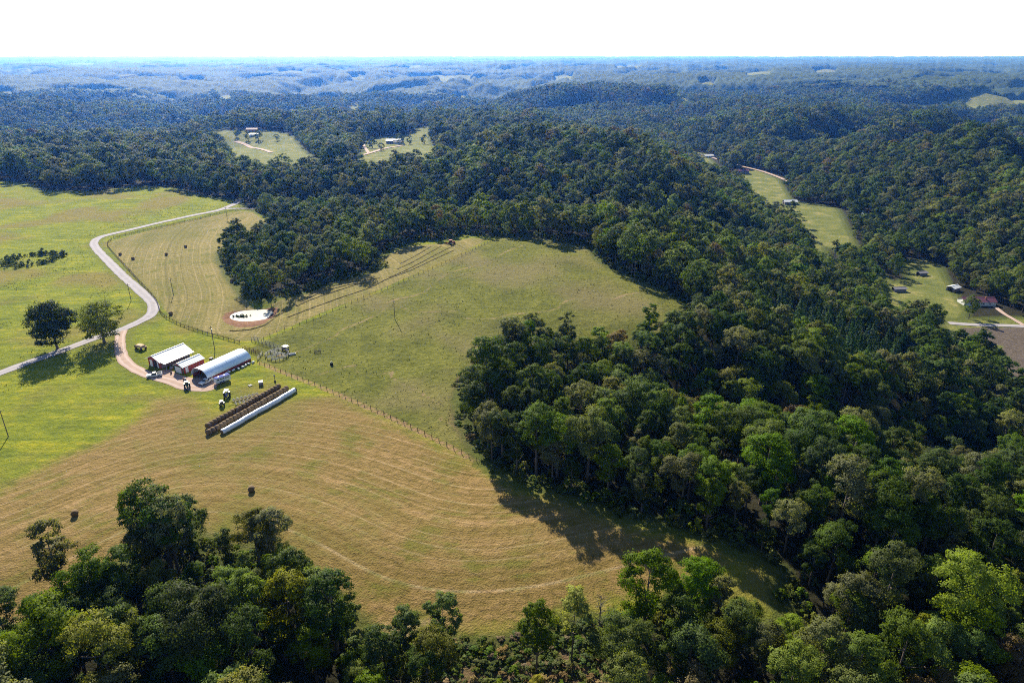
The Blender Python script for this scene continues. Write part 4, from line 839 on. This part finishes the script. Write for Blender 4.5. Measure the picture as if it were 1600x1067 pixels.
for k in range(6):
    b = MB(); b.tube([(math.cos(math.pi * q / 12) * (Wc / 2 - .12), .8 + k * 3.6, wl_ + math.sin(math.pi * q / 12) * (rise - .1)) for q in range(13)], .06, 5); b.build('rib', M['rust'], o)
MB().box((0, Lc / 2, .03), (Wc - .4, Lc - .5, .06)).build('floor', M['earth'], o)
for i, (x, y) in enumerate([(-2.4, 4.0), (-1.0, 4.2), (-2.0, 7.5), (2.2, 6.0), (1.2, 10.5)]):
    wx, wy = local(o, x, y); h = MB().tube([(0, -.75, .78), (0, .75, .78)], .75, 16).build('round_bale', M['hay'], None); h.location = (wx, wy, gz(wx, wy)); h.rotation_euler.z = i
    tag(h, ['front left bale stored inside the hoop barn', 'front middle bale stored inside the hoop barn', 'second row bale inside the hoop barn, left', 'bale inside the hoop barn by its right wall', 'rear bale inside the hoop barn'][i], 'bale', 'bales inside the hoop barn')

# --- hay bales -----------------------------------------------------------------------------------------
ORD = ['first', 'second', 'third', 'fourth', 'fifth', 'sixth', 'seventh', 'eighth', 'ninth', 'tenth', 'eleventh', 'twelfth', 'thirteenth', 'fourteenth', 'fifteenth', 'sixteenth', 'seventeenth', 'eighteenth', 'nineteenth', 'twentieth', 'twenty-first', 'twenty-second', 'twenty-third', 'twenty-fourth', 'twenty-fifth', 'twenty-sixth']
def bale_mesh(r, w, n=20, seed=0):
    rg = random.Random(seed); b = MB(); vs = []; fs = []; prof = [(-w / 2, .55), (-w / 2 * .97, .86), (-w * .42, 1.0), (0, 1.01), (w * .42, 1.0), (w / 2 * .97, .86), (w / 2, .55)]
    for k in range(n):
        a = 2 * math.pi * k / n; j = rg.uniform(.975, 1.02); sq = .94 if math.sin(a) < -.8 else 1.0
        for y, q in prof: vs.append((math.cos(a) * r * q * j, y, r * .93 + math.sin(a) * r * q * j * sq))
    m = len(prof)
    for k in range(n):
        for i in range(m - 1): fs.append((k * m + i, ((k + 1) % n) * m + i, ((k + 1) % n) * m + i + 1, k * m + i + 1))
    fs.append(tuple(k * m for k in range(n))); fs.append(tuple(k * m + m - 1 for k in reversed(range(n))))
    me = b.add(vs, fs).mesh('round_bale', True); me.materials.append(M['hay']); return me
bale_ms = [bale_mesh(.86, 1.42, 20, i) for i in range(3)]
for r_, (nm, row) in enumerate(zip(('inner', 'outer'), STACKS[:2])):
    (x0, y0), (x1, y1) = row; Ls = math.hypot(x1 - x0, y1 - y0); nb = min(int(Ls / 1.45), 26); an = math.atan2(y1 - y0, x1 - x0) - math.pi / 2
    for i in range(nb):
        u = (i + .5) / nb; x, y = x0 + (x1 - x0) * u + random.Random(i * 7 + r_).uniform(-.18, .18), y0 + (y1 - y0) * u
        o = link(bpy.data.objects.new('round_bale', bale_ms[i % 3])); o.location = (x, y, gz(x, y) - .03); o.rotation_euler.z = an; o.scale = (1.05, 1.0, 1.12)
        tag(o, '%s brown round bale from the near end of the %s brown row' % (ORD[i], nm), 'bale', 'brown bales in two long rows')
BL = ['pale round bale alone in the hay field above the bottom left wood', 'pale round bale alone at the far left of the hay field', 'dark bale beyond the road bend, leftmost of six', 'dark bale second from the left beyond the road bend', 'dark bale in the middle of the upper hay field, left of the pair', 'dark bale farthest up the upper hay field, right of the pair', 'dark bale beside the small wood at the curve of the swath', 'dark bale near the bend of the road fence']
for i, (x, y) in enumerate(PTS['bales']):
    o = link(bpy.data.objects.new('round_bale', bale_ms[i % 3])); o.location = (x, y, gz(x, y) - .02); o.rotation_euler.z = R([10, 20, 90, 80, 95, 85, 100, 90][i]); tag(o, BL[i], 'bale', 'loose bales in the fields')
# plastic-wrapped tube of bales
(x0, y0), (x1, y1) = STACKS[2]; Ls = math.hypot(x1 - x0, y1 - y0); an = math.atan2(y1 - y0, x1 - x0) - math.pi / 2
o = empty('wrapped_bale_row', (x0, y0, gz(x0, y0)), an, 'long white plastic-wrapped tube of bales beside the two brown rows', 'bale row')
vs = []; fs = []; n = 20; K = int(Ls / 1.45) * 6; rg = random.Random(3)
for i in range(K + 1):
    u = i / K * Ls; fz = gz(x0 + (x1 - x0) * i / K, y0 + (y1 - y0) * i / K) - o.location.z; r = .84 + .075 * abs(math.sin(math.pi * i / 6)) + rg.uniform(-.012, .012)
    for k in range(n): a = 2 * math.pi * k / n; vs.append((math.cos(a) * r + (.14 * math.sin(u * .35) + .07 * math.sin(u * 1.1)), u, fz + .76 + math.sin(a) * r))
for i in range(K):
    for k in range(n): fs.append((i * n + k, i * n + (k + 1) % n, (i + 1) * n + (k + 1) % n, (i + 1) * n + k))
MB().add(vs, fs).build('wrap', M['plastic'], o, True)
e1 = MB().tube([(0, -.06, .76), (0, .25, .76)], .82, 20).build('end_bale', M['hay'], o); e2 = MB().tube([(0, Ls - .25, vs[-1][2] * 0 + .76 + (gz(x1, y1) - gz(x0, y0))), (0, Ls + .06, .76 + (gz(x1, y1) - gz(x0, y0)))], .82, 20).build('end_bale', M['hay'], o)
# windrows
t = NT('cut_hay'); nz = t.noise(1.5, 4, .7, t.pos()); t.base(t.ramp(nz, [(.3, (.075, .065, .025)), (.7, (.19, .15, .065))]), .95, .05); M['cut'] = t.m
WL = ['windrow curling round the lower side of the pond', 'longest windrow running beside the pasture fence', 'windrow second in from the fence below the small wood', 'windrow third in from the fence below the small wood', 'windrow fourth in from the fence below the small wood', 'windrow nearest the small wood', 'upper windrow beside the fence near the tractor', 'middle windrow of the upper end near the tractor', 'windrow nearest the trees at the upper end by the tractor']
for wi, (pts, lb) in enumerate(zip(WINDROWS, WL)):
    p = resample(pts, 1.2); tg = np.gradient(p, axis=0); tg /= np.linalg.norm(tg, axis=1)[:, None]; nr = np.stack([-tg[:, 1], tg[:, 0]], 1); vs = []; fs = []; rg = random.Random(wi)
    for i, (q, m_) in enumerate(zip(p, nr)):
        k = rg.uniform(.65, 1.2); off = rg.uniform(-.15, .15)
        for s, h in ((-.6, -.02), (-.3, .2), (0, .3), (.3, .2), (.6, -.02)):
            X_, Y_ = q + m_ * (s * k + off); vs.append((X_, Y_, gz(X_, Y_) + h * k))
    for i in range(len(p) - 1):
        for j in range(4): fs.append((i * 5 + j, (i + 1) * 5 + j, (i + 1) * 5 + j + 1, i * 5 + j + 1))
    tag(MB().add(vs, fs).build('windrow', M['cut'], None, False), 'dark raked hay ' + lb, 'windrow', 'windrows in the strip field')

# --- fences --------------------------------------------------------------------------------------------
post_m = MB().tube([(0, 0, -.4), (0, 0, 1.45)], [.10, .085], 6).mesh('post'); post_m.materials.append(M['post'])
def fence(pts, step, label, nm, rails=(.45, .8, 1.15), rad=.012, rmat='post', boards=False):
    p = resample(pts, .5); dd = np.concatenate([[0], np.cumsum(np.linalg.norm(np.diff(p, axis=0), axis=1))]); n = max(2, int(dd[-1] / step)); at_ = np.linspace(0, dd[-1], n + 1)
    q = np.stack([np.interp(at_, dd, p[:, 0]), np.interp(at_, dd, p[:, 1])], 1); z = height(q[:, 0], q[:, 1])
    o = empty(nm, (q[0, 0], q[0, 1], z[0]), 0, label, 'fence'); rg = random.Random(len(pts))
    L_ = q - q[0]; LZ = z - z[0]
    for i in range(n + 1):
        c = link(bpy.data.objects.new('post', post_m), o); c.location = (L_[i, 0], L_[i, 1], LZ[i]); c.rotation_euler = (rg.uniform(-.05, .05), rg.uniform(-.05, .05), 0); c.scale.z = rg.uniform(.88, 1.12)
    for h in rails:
        b = MB()
        if boards:
            for i in range(n):
                a, e = L_[i], L_[i + 1]; m_ = (a + e) / 2; b.box((m_[0], m_[1], (LZ[i] + LZ[i + 1]) / 2 + h), (np.linalg.norm(e - a), .04, .15), math.atan2(e[1] - a[1], e[0] - a[0]), 0, -math.atan2(LZ[i + 1] - LZ[i], np.linalg.norm(e - a)))
        else: b.tube([(L_[i, 0], L_[i, 1], LZ[i] + h) for i in range(n + 1)], rad, 4)
        b.build('rail' if boards else 'wire', M[rmat], o)
    return o
fence(FENCES[0], 3.3, 'post and wire fence along the red earth line between barnyard and pasture', 'wire_fence')
fence(FENCES[1], 3.8, 'post and wire fence between the pasture and the raked strip field', 'wire_fence')
fence(FENCES[2], 3.4, 'dark board fence following the road bend down towards the barns', 'board_fence', (.4, .8, 1.2), boards=True)
fence(FENCES[3], 4.5, 'dark board fence along the far straight of the road', 'board_fence', (.4, .8, 1.2), boards=True)

# --- corral ----------------------------------------------------------------------------------------------
cor = PTS['corral']
fence([cor[0], cor[1]], 2.4, 'long pale pipe-rail cattle alley at the top of the corral', 'cattle_alley', (.5, .9, 1.3, 1.6), .05, 'pipe')
off = lambda p, dx, dy: (p[0] + dx, p[1] + dy)
fence([off(cor[0], -.7, -1.3), off(cor[1], -.7, -1.3)], 2.4, 'inner rail of the long pale cattle alley', 'cattle_alley', (.5, .9, 1.3, 1.6), .05, 'pipe')
fence([cor[3], cor[4]], 2.2, 'rusty rail panel line left of the holding pen', 'rail_panel', (.5, .9, 1.3), .05, 'rust')
fence([off(cor[3], -.5, -1.2), off(cor[4], -.5, -1.2)], 2.2, 'second rusty rail line beside the barn end', 'rail_panel', (.5, .9, 1.3), .05, 'rust')
fence([cor[5], cor[4]], 2.2, 'short pale rail leading from barn to holding pen', 'rail_panel', (.5, .9, 1.3), .06, 'rail_white')
pc = (-95.5, 253.5)
def circ(r, a0, a1, n=7): return [(pc[0] + r * math.cos(R(a0 + (a1 - a0) * i / n)), pc[1] + r * math.sin(R(a0 + (a1 - a0) * i / n))) for i in range(n + 1)]
fence(circ(4.6, -100, 60), 1.6, 'curved pale board side of the crowding pen', 'pen_fence', (.5, .85, 1.2, 1.5), boards=True, rmat='rail_white')
fence(circ(4.6, 80, 200), 1.6, 'curved pale board side of the pen towards the alley', 'pen_fence', (.5, .85, 1.2, 1.5), boards=True, rmat='rail_white')
fence([(pc[0] - 3.5, pc[1] + 2.5), (pc[0] + 3.8, pc[1] - .6)], 1.6, 'pale board divider across the crowding pen', 'pen_fence', (.5, .85, 1.2, 1.5), boards=True, rmat='rail_white')
fence([(pc[0] - 3.0, pc[1] - 3.0), (pc[0] + 1.5, pc[1] + .8)], 1.6, 'short pale board gate inside the crowding pen', 'pen_fence', (.5, .85, 1.2, 1.5), boards=True, rmat='rail_white')
x, y = cor[2]; o = empty('loading_chute', (x, y, gz(x, y)), R(-40), 'small white-roofed loading chute at the end of the cattle alley', 'chute')
MB().box((0, 0, 2.1), (2.4, 2.0, .1)).build('roof', M['roof_white'], o)
for sx in (-1, 1):
    for sy in (-.85, .85): MB().box((sx, sy, 1.0), (.14, .14, 2.2)).build('post', M['post'], o)
    MB().box((sx * 1.02, 0, .8), (.06, 1.9, 1.2)).build('side_panel', M['grey'], o)

# --- vehicles and farm machines ----------------------------------------------------------------------------
def wheel(o, x, y, r, w, rim='rim_grey'):
    t_ = MB().ring((x, y, r), 'x', r * .55, r, w, 16).build('wheel', M['tyre'], o); MB().disc((x, y, r), 'x', r * .56, w * .6, 12).build('rim', M[rim], t_)
def tractor(x, y, rz, body, label, canopy=False, s=1.0, rim='rim_yellow', roofm=None):
    o = empty('tractor', (x, y, gz(x, y)), rz, label, 'tractor'); o.scale = (s, s, s); bm_ = M[body]
    MB().box((0, 1.35, 1.2), (.75, 1.9, .7), taper=.9).box((0, .2, .95), (.6, 1.2, .5)).build('hood', bm_, o)
    MB().box((0, 2.32, 1.15), (.6, .06, .5)).build('grille', M['dark'], o)
    for sx in (-1, 1):
        wheel(o, sx * .85, -.35, .82, .48, rim); wheel(o, sx * .7, 1.9, .5, .3, rim)
        MB().box((sx * .85, -.35, 1.72), (.5, 1.2, .06)).build('fender', bm_, o); MB().disc((sx * .25, 2.36, 1.3), 'y', .08, .06, 8).build('headlight', M['white'], o)
    MB().tube([(.25, 1.6, 1.5), (.25, 1.6, 2.3)], .05, 6).build('exhaust', M['dark'], o)
    if canopy:
        for sx in (-.55, .55):
            for sy in (-.9, .55): MB().tube([(sx, sy, 1.2), (sx, sy, 2.5)], .04, 6).build('canopy_post', M['dark'], o)
    else: MB().box((0, -.2, 1.85), (1.2, 1.4, 1.15), taper=.88).build('cab', M['glass'], o)
    MB().box((0, -.2, 2.52), (1.5, 1.8, .14), taper=.92).build('roof', roofm or bm_, o); MB().box((0, -.55, 1.25), (.55, .5, .4)).build('seat', M['dark'], o)
    return o
def pickup(x, y, rz, label, paint='white'):
    o = empty('pickup_truck', (x, y, gz(x, y)), rz, label, 'pickup'); p = M[paint]
    MB().prism([(-.95, .45), (.95, .45), (.98, .95), (-.98, .95)], -2.7, 2.7).build('body', p, o)
    MB().prism([(-.92, .95), (.92, .95), (.88, 1.12), (-.88, 1.12)], 1.1, 2.66).build('hood', p, o)
    b = MB().add([(-.92, -.7, .95), (.92, -.7, .95), (.92, 1.15, .95), (-.92, 1.15, .95), (-.74, -.5, 1.72), (.74, -.5, 1.72), (.74, .45, 1.72), (-.74, .45, 1.72)], [(3, 2, 1, 0), (4, 5, 6, 7), (0, 1, 5, 4), (1, 2, 6, 5), (2, 3, 7, 6), (3, 0, 4, 7)]); b.build('cab_glass', M['glass'], o)
    MB().box((0, -.02, 1.75), (1.5, 1.0, .06)).build('roof', p, o)
    for sx in (-.95, .95): MB().box((sx, -1.75, 1.18), (.08, 1.85, .46)).build('bed_side', p, o)
    MB().box((0, -2.66, 1.15), (1.85, .07, .5)).build('tailgate', p, o); MB().box((0, -1.75, .97), (1.8, 1.75, .05)).build('bed_floor', M['dark'], o)
    MB().box((0, 2.74, .6), (1.85, .12, .22)).build('bumper', M['dark'], o)
    for sx in (-1, 1):
        for yy in (-1.7, 1.75): wheel(o, sx * .88, yy, .4, .26)
        MB().box((sx * .7, 2.71, .84), (.36, .05, .18)).build('headlight', M['rim_grey'], o)
    return o
ms = PTS['misc']
pickup(ms[0][0], ms[0][1], R(112), 'white pickup truck parked on the gravel in front of the red shed')
tractor(ms[1][0], ms[1][1], R(-150), 'tractor_green', 'dark green tractor on the gravel before the hoop barn opening')
pickup(ms[3][0] + .3, ms[3][1] - .8, R(155), 'white pickup with its nose past the hoop barn corner, by the trailer')
x, y = ms[2]; o = empty('livestock_trailer', (x, y, gz(x, y)), AX - R(14), 'white livestock trailer with blue roof along the side of the hoop barn', 'trailer')
MB().box((0, 0, 1.55), (2.1, 5.6, 1.9)).build('body', M['white'], o); MB().box((0, 0, 2.54), (2.16, 5.66, .1)).box((0, 0, 2.63), (1.6, 5.5, .12)).build('roof', M['trailer_blue'], o)
for yy in (-1.3, .9): MB().box((0, yy, 2.74), (.6, .6, .12)).build('roof_vent', M['white'], o)
for sx in (-1, 1):
    for yy in (-.5, .5): wheel(o, sx * 1.08, yy - .6, .42, .24)
    for yy in (-2, -1, 0, 1, 2): MB().box((sx * 1.07, yy, 1.95), (.03, .75, .35)).build('slat_window', M['dark'], o)
    MB().box((sx * 1.12, -.6, .95), (.2, 2.1, .08)).build('fender', M['trailer_blue'], o)
MB().tube([(-.8, -2.8, .65), (0, -4.0, .6), (.8, -2.8, .65)], .06, 6).build('tongue', M['dark'], o)
tractor(ms[5][0], ms[5][1], R(-165), 'tractor_blue', 'blue tractor with white canopy roof in the grass above the bale rows', True, 1.05, 'rim_grey', M['white'])
tractor(ms[6][0], ms[6][1], R(30), 'white', 'small white and black tractor at the head of the wheel rake', False, .8, 'rim_grey')
x, y = ms[7]; o = empty('wheel_rake', (x, y, gz(x, y)), R(-55), 'hay wheel rake with two lines of pale spoked wheels by the bale rows', 'rake')
MB().tube([(0, -1, .8), (0, 10, .8)], .09, 6).build('main_beam', M['rust'], o); MB().tube([(-1.3, 1, .7), (-1.3, 9.6, .7)], .06, 6).tube([(1.3, 1, .7), (1.3, 9.6, .7)], .06, 6).build('side_beam', M['rust'], o)
rk = MB().ring((0, 0, .6), 'x', .50, .60, .10, 14)
for k in range(6): a = math.pi * k / 6; rk.tube([(0, math.cos(a) * .55, .6 + math.sin(a) * .55), (0, -math.cos(a) * .55, .6 - math.sin(a) * .55)], .035, 4)
rkm = rk.mesh('rake_wheel'); rkm.materials.append(M['white'])
for i in range(7):
    for sx in (-1.45, 1.45):
        c = link(bpy.data.objects.new('rake_wheel', rkm), o); c.location = (sx, 1.2 + i * 1.35, 0); c.rotation_euler.z = .5 * (1 if sx > 0 else -1)
x, y = ms[4]; o = empty('hay_wagon', (x, y, gz(x, y)), R(65), 'tan covered hay machine on wheels standing in the grass above the shed', 'wagon')
MB().box((0, .2, 1.35), (2.3, 4.2, .25)).build('bed', M['tan'], o); MB().prism([(-1.2, 1.5), (1.2, 1.5), (.9, 2.1), (-.9, 2.1)], -1.2, 2.2).build('cover', M['tan'], o)
MB().box((0, 3.0, 1.0), (1.3, 1.4, 1.1), taper=.8).build('engine_housing', M['dark'], o); MB().tube([(0, 3.4, .6), (0, 5.0, .5)], .07, 6).build('drawbar', M['dark'], o)
for sx in (-1.1, 1.1): wheel(o, sx, -.9, .62, .35, 'rust'); wheel(o, sx, 1.9, .55, .3, 'rust')
x, y = ms[14]; tractor(x, y, R(-60), 'tractor_red', 'small dark red tractor working at the top end of the raked strip', False, 1.1, 'rim_grey')
o = empty('hay_rake', (x - 2.6, y + 1.6, gz(x - 2.6, y + 1.6)), R(-60), 'pinkish red rake drawn behind the tractor at the top of the strip', 'rake')
MB().box((0, 0, .7), (3.4, .25, .25)).build('frame', M['tractor_red'], o)
for i in range(5): MB().ring((-1.4 + i * .7, -.3, .55), 'x', .42, .55, .08, 12).build('rake_wheel', M['rust'], o)
for sx in (-1.5, 1.5): wheel(o, sx, .4, .35, .2)
x, y = ms[9]; o = empty('feed_bunk', (x, y, gz(x, y)), R(20), 'grey boxy creep feeder with pale lid on the lawn above the bale rows', 'feeder')
MB().box((0, 0, .75), (1.5, 2.0, 1.1), taper=.9).build('bin', M['grey'], o); MB().box((0, 0, 1.36), (1.6, 2.1, .1)).build('lid', M['rail_white'], o)
for sx in (-.6, .6):
    for sy in (-.8, .8): MB().box((sx, sy, .12), (.12, .12, .3)).build('leg', M['dark'], o)
x, y = ms[11]; o = empty('hay_ring', (x, y, gz(x, y)), 0, 'dark round hay ring feeder on the pasture right of the corral', 'hay ring')
for z_ in (.15, .6, 1.1): MB().ring((0, 0, z_), 'z', 1.25, 1.33, .09, 20).build('hoop', M['dark'], o)
for k in range(12): a = k * math.pi / 6; MB().tube([(1.29 * math.cos(a), 1.29 * math.sin(a), 0), (1.29 * math.cos(a), 1.29 * math.sin(a), 1.15)], .035, 5).build('bar', M['dark'], o)
x, y = ms[12]; o = empty('mineral_feeder', (x, y, gz(x, y)), 0, 'black mineral feeder with pale yellow hood out on the pasture', 'feeder')
MB().tube([(0, 0, 0), (0, 0, .2), (0, 0, .9)], [.75, .62, .55], 14).build('tub', M['dark'], o); MB().tube([(0, 0, .9), (.1, 0, 1.3), (.15, 0, 1.5)], [.55, .5, .2], 12).build('hood', plain('pale_yellow', (.55, .5, .25)), o)
x, y = ms[13]; o = empty('water_trough', (x, y, gz(x, y)), R(20), 'pale stock trough on bare ground just right of the corral', 'trough')
b = MB(); b.box((0, 0, .3), (2.4, .9, .6), taper=1.1).build('tank', M['rail_white'], o); MB().box((0, 0, .615), (2.3, .8, .02)).build('water_surface', M['glass'], o)
x, y = ms[10]; o = empty('lamp_post', (x, y, gz(x, y)), 0, 'short dark hydrant post with a blue cap at the far end of the bale rows', 'post')
MB().tube([(0, 0, 0), (0, 0, 2.6)], .09, 8).build('shaft', M['dark'], o); MB().tube([(0, 0, 2.55), (0, 0, 3.0)], [.3, .1], 10).build('cap', M['trailer_blue'], o); MB().box((0, 0, .35), (.5, .5, .7)).build('base', M['dark'], o)
a_, b_ = (-110.2, 237.6), (-103.0, 247.5)
WRL = 'pale roll of wrap lying beside the red barn wall, %s from the trailer'
roll = MB().tube([(0, -.55, .38), (0, .55, .38)], .38, 12).mesh('plastic_roll', True); roll.materials.append(M['white'])
for i in range(8):
    u = i / 7; x, y = a_[0] + (b_[0] - a_[0]) * u + math.sin(i * 5) * .4, a_[1] + (b_[1] - a_[1]) * u
    c = link(bpy.data.objects.new('plastic_roll', roll)); c.location = (x, y, gz(x, y)); c.rotation_euler.z = i * 1.3; tag(c, WRL % ORD[i], 'roll', 'rolls beside the hoop barn')
# clutter round the barns
CL = [('oil_drum', -124.5, 233.2, 'rusty drum on the gravel left of the hoop barn mouth'), ('oil_drum', -123.6, 232.6, 'blue drum beside the rusty one at the hoop barn mouth'), ('oil_drum', -131.8, 238.6, 'dark drum at the corner of the small garage')]
for i, (nm, x, y, lb) in enumerate(CL):
    o = empty(nm, (x, y, gz(x, y)), 0, lb, 'drum', 'drums round the barns'); MB().tube([(0, 0, 0), (0, 0, .88)], .3, 14).build('body', M[['rust', 'tractor_blue', 'dark'][i]], o)
    for z_ in (.02, .3, .6, .86): MB().ring((0, 0, z_), 'z', .29, .325, .03, 14).build('hoop', M['dark'], o)
PLL = ['stacked wooden pallets by the red shed corner', 'grey pallets on the grass behind the garage', 'loose pallet near the feeder above the bale rows']
for i, (x, y, nl) in enumerate([(-133.6, 243.0, 5), (-121.5, 251.5, 4), (-97.5, 228.0, 2)]):
    o = empty('pallet_stack', (x, y, gz(x, y)), .4 + i, PLL[i], 'pallets', 'pallets round the barns')
    for q in range(nl):
        for k in range(5): MB().box((-.5 + k * .25, 0, .14 + q * .15), (.14, 1.2, .025)).build('slat', M['rail_white'], o)
        for k in (-.5, 0, .5): MB().box((0, k, .07 + q * .15), (1.15, .1, .10)).build('runner', M['grey'], o)
# utility poles
PL = ['utility pole at the left edge with a long shadow on the lawn', 'utility pole in the middle of the upper hay field', 'tall utility pole behind the hoop barn', 'utility pole alone on the pasture slope', 'utility pole at the right edge of the pasture by the wood', 'utility pole at the top of the upper hay field near the fork', 'utility pole beside the road bend above the shade tree']
for i, (x, y) in enumerate(PTS['poles']):
    h = [10, 9, 11, 9, 10, 9, 9][i]; o = empty('utility_pole', (x, y, gz(x, y)), R(25 + 30 * i), PL[i], 'utility pole', 'utility poles')
    MB().tube([(0, 0, -.5), (0, 0, h)], [.16, .11], 8).build('shaft', M['pole'], o); MB().box((0, .14, h - .6), (2.2, .1, .12)).build('crossarm', M['pole'], o)
    for sx in (-.95, -.35, .35, .95): MB().tube([(sx, .14, h - .54), (sx, .14, h - .35)], .05, 6).build('insulator', M['rim_grey'], o)
    if i == 2: MB().tube([(.25, 0, h - 2.4), (.25, 0, h - 1.5)], .22, 10).build('transformer', M['rim_grey'], o)

# --- houses and barns away from the farm -------------------------------------------------------------------
M['purple'] = plain('maroon_roof', (.16, .06, .09), .6, .3); M['brickr'] = plain('brick_wall', (.30, .13, .09), .9, .1); M['slate'] = plain('grey_roof', (.24, .23, .25), .7, .3)
def house(name, p, rz, W, L, eave, ridge, wall, roof, label, cat='house', wins=3, chimney=False):
    o = empty(name, (p[0], p[1], gz(*p)), rz, label, cat); gable(o, W, L, eave, ridge, M[wall], M[roof], .6)
    for s in (-1, 1):
        for i in range(wins):
            w_ = MB().box((s * (W / 2 + .02), (i + 1) * L / (wins + 1), eave * .55), (.08, 1.2, 1.3)).build('window', M['white'], o); MB().box((s * (W / 2 + .07), (i + 1) * L / (wins + 1), eave * .55), (.04, 1.0, 1.1)).build('pane', M['glass'], w_)
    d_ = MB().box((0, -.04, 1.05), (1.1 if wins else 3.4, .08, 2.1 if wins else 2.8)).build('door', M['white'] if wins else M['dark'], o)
    if chimney: MB().box((W * .2, L * .7, ridge), (.8, .8, 1.8)).build('chimney', M['brickr'], o)
    return o
v = PTS['valley']
house('valley_barn', (v[0][0] - 7, v[0][1]), R(-90), 8, 15, 3.5, 5.2, 'grey', 'roof_white', 'barn with bright white roof between the valley pastures', 'barn', 0)
house('valley_barn', (v[1][0] - 10, v[1][1]), R(-88), 11, 20, 3.8, 6.0, 'grey', 'purple', 'dark-roofed barn beside the valley road', 'barn', 0)
house('roadside_house', v[2], R(-80), 9, 16, 3.0, 4.6, 'white', 'roof_white', 'pale house at the far end of the valley road', 'house', 3)
house('ranch_house', (v[3][0] - 10, v[3][1] - 2), R(-92), 9, 22, 3.0, 5.0, 'white', 'purple', 'long valley house with maroon roof and white gable', 'house', 4, True)
house('valley_shed', v[4], R(-60), 6, 8, 2.8, 4.0, 'grey', 'roof_white', 'small white-roofed shed up the slope from the maroon-roofed house', 'shed', 0)
house('run_in_shed', v[5], R(-85), 4.5, 9, 2.4, 3.2, 'grey', 'slate', 'low weathered shed in the lower valley pasture', 'shed', 0)
house('run_in_shed', v[6], R(-80), 4, 7, 2.3, 3.0, 'grey', 'slate', 'small dark shed in the middle of the valley pasture', 'shed', 0)
house('cottage', v[7], R(-40), 6, 9, 2.8, 4.2, 'white', 'roof_metal', 'pale blue-roofed cottage among trees right of the valley pastures', 'house', 2)
f_ = PTS['far']
house('farmhouse', f_[0], R(-85), 10, 18, 3.0, 5.2, 'brickr', 'purple', 'distant red-roofed house behind the left lawns', 'house', 3)
house('farmhouse', f_[5], R(-75), 8, 14, 3.0, 4.8, 'white', 'roof_white', 'distant white house among trees beside the left lawn', 'house', 3)
house('hay_barn', f_[1], R(-85), 11, 22, 4.0, 6.2, 'grey', 'roof_white', 'long pale-roofed barn of the distant middle farm', 'barn', 0)
house('farmhouse', f_[2], R(-80), 9, 15, 3.0, 5.2, 'white', 'slate', 'white house right of the distant middle barn', 'house', 3)
house('hilltop_house', f_[3], R(-95), 14, 34, 6, 10, 'white', 'roof_white', 'white house in the trees on the right hilltop', 'house', 3); house('hilltop_house', f_[4], R(-80), 12, 24, 6, 9, 'white', 'roof_white', 'second white house right along the same hilltop', 'house', 3)
# --- haze: the air itself -------------------------------------------------------------------------
zmin = float(min(GZ.min(), CZ.min())) - 1.0
zmax = max(117.0, float(CZ.max()) + 1.0, float(GZ.max()) + 1.0)
o = MB().box((0, 21000, (zmin + zmax) / 2), (92000, 52000, zmax - zmin)).build('haze', plain('haze_air', (1, 1, 1)))
m = bpy.data.materials.new('air'); m.use_nodes = True; nn = m.node_tree.nodes; nn.clear()
ou = nn.new('ShaderNodeOutputMaterial'); pv = nn.new('ShaderNodeVolumePrincipled')
pv.inputs['Color'].default_value = (.075, .28, 1.0, 1); pv.inputs['Density'].default_value = 1.0 / 12500; pv.inputs['Anisotropy'].default_value = .65
pv.inputs['Absorption Color'].default_value = (1, 1, 1, 1)
m.node_tree.links.new(pv.outputs[0], ou.inputs['Volume']); o.data.materials.clear(); o.data.materials.append(m)
tag(o, 'thin bluish summer haze over the whole valley', kind='stuff')
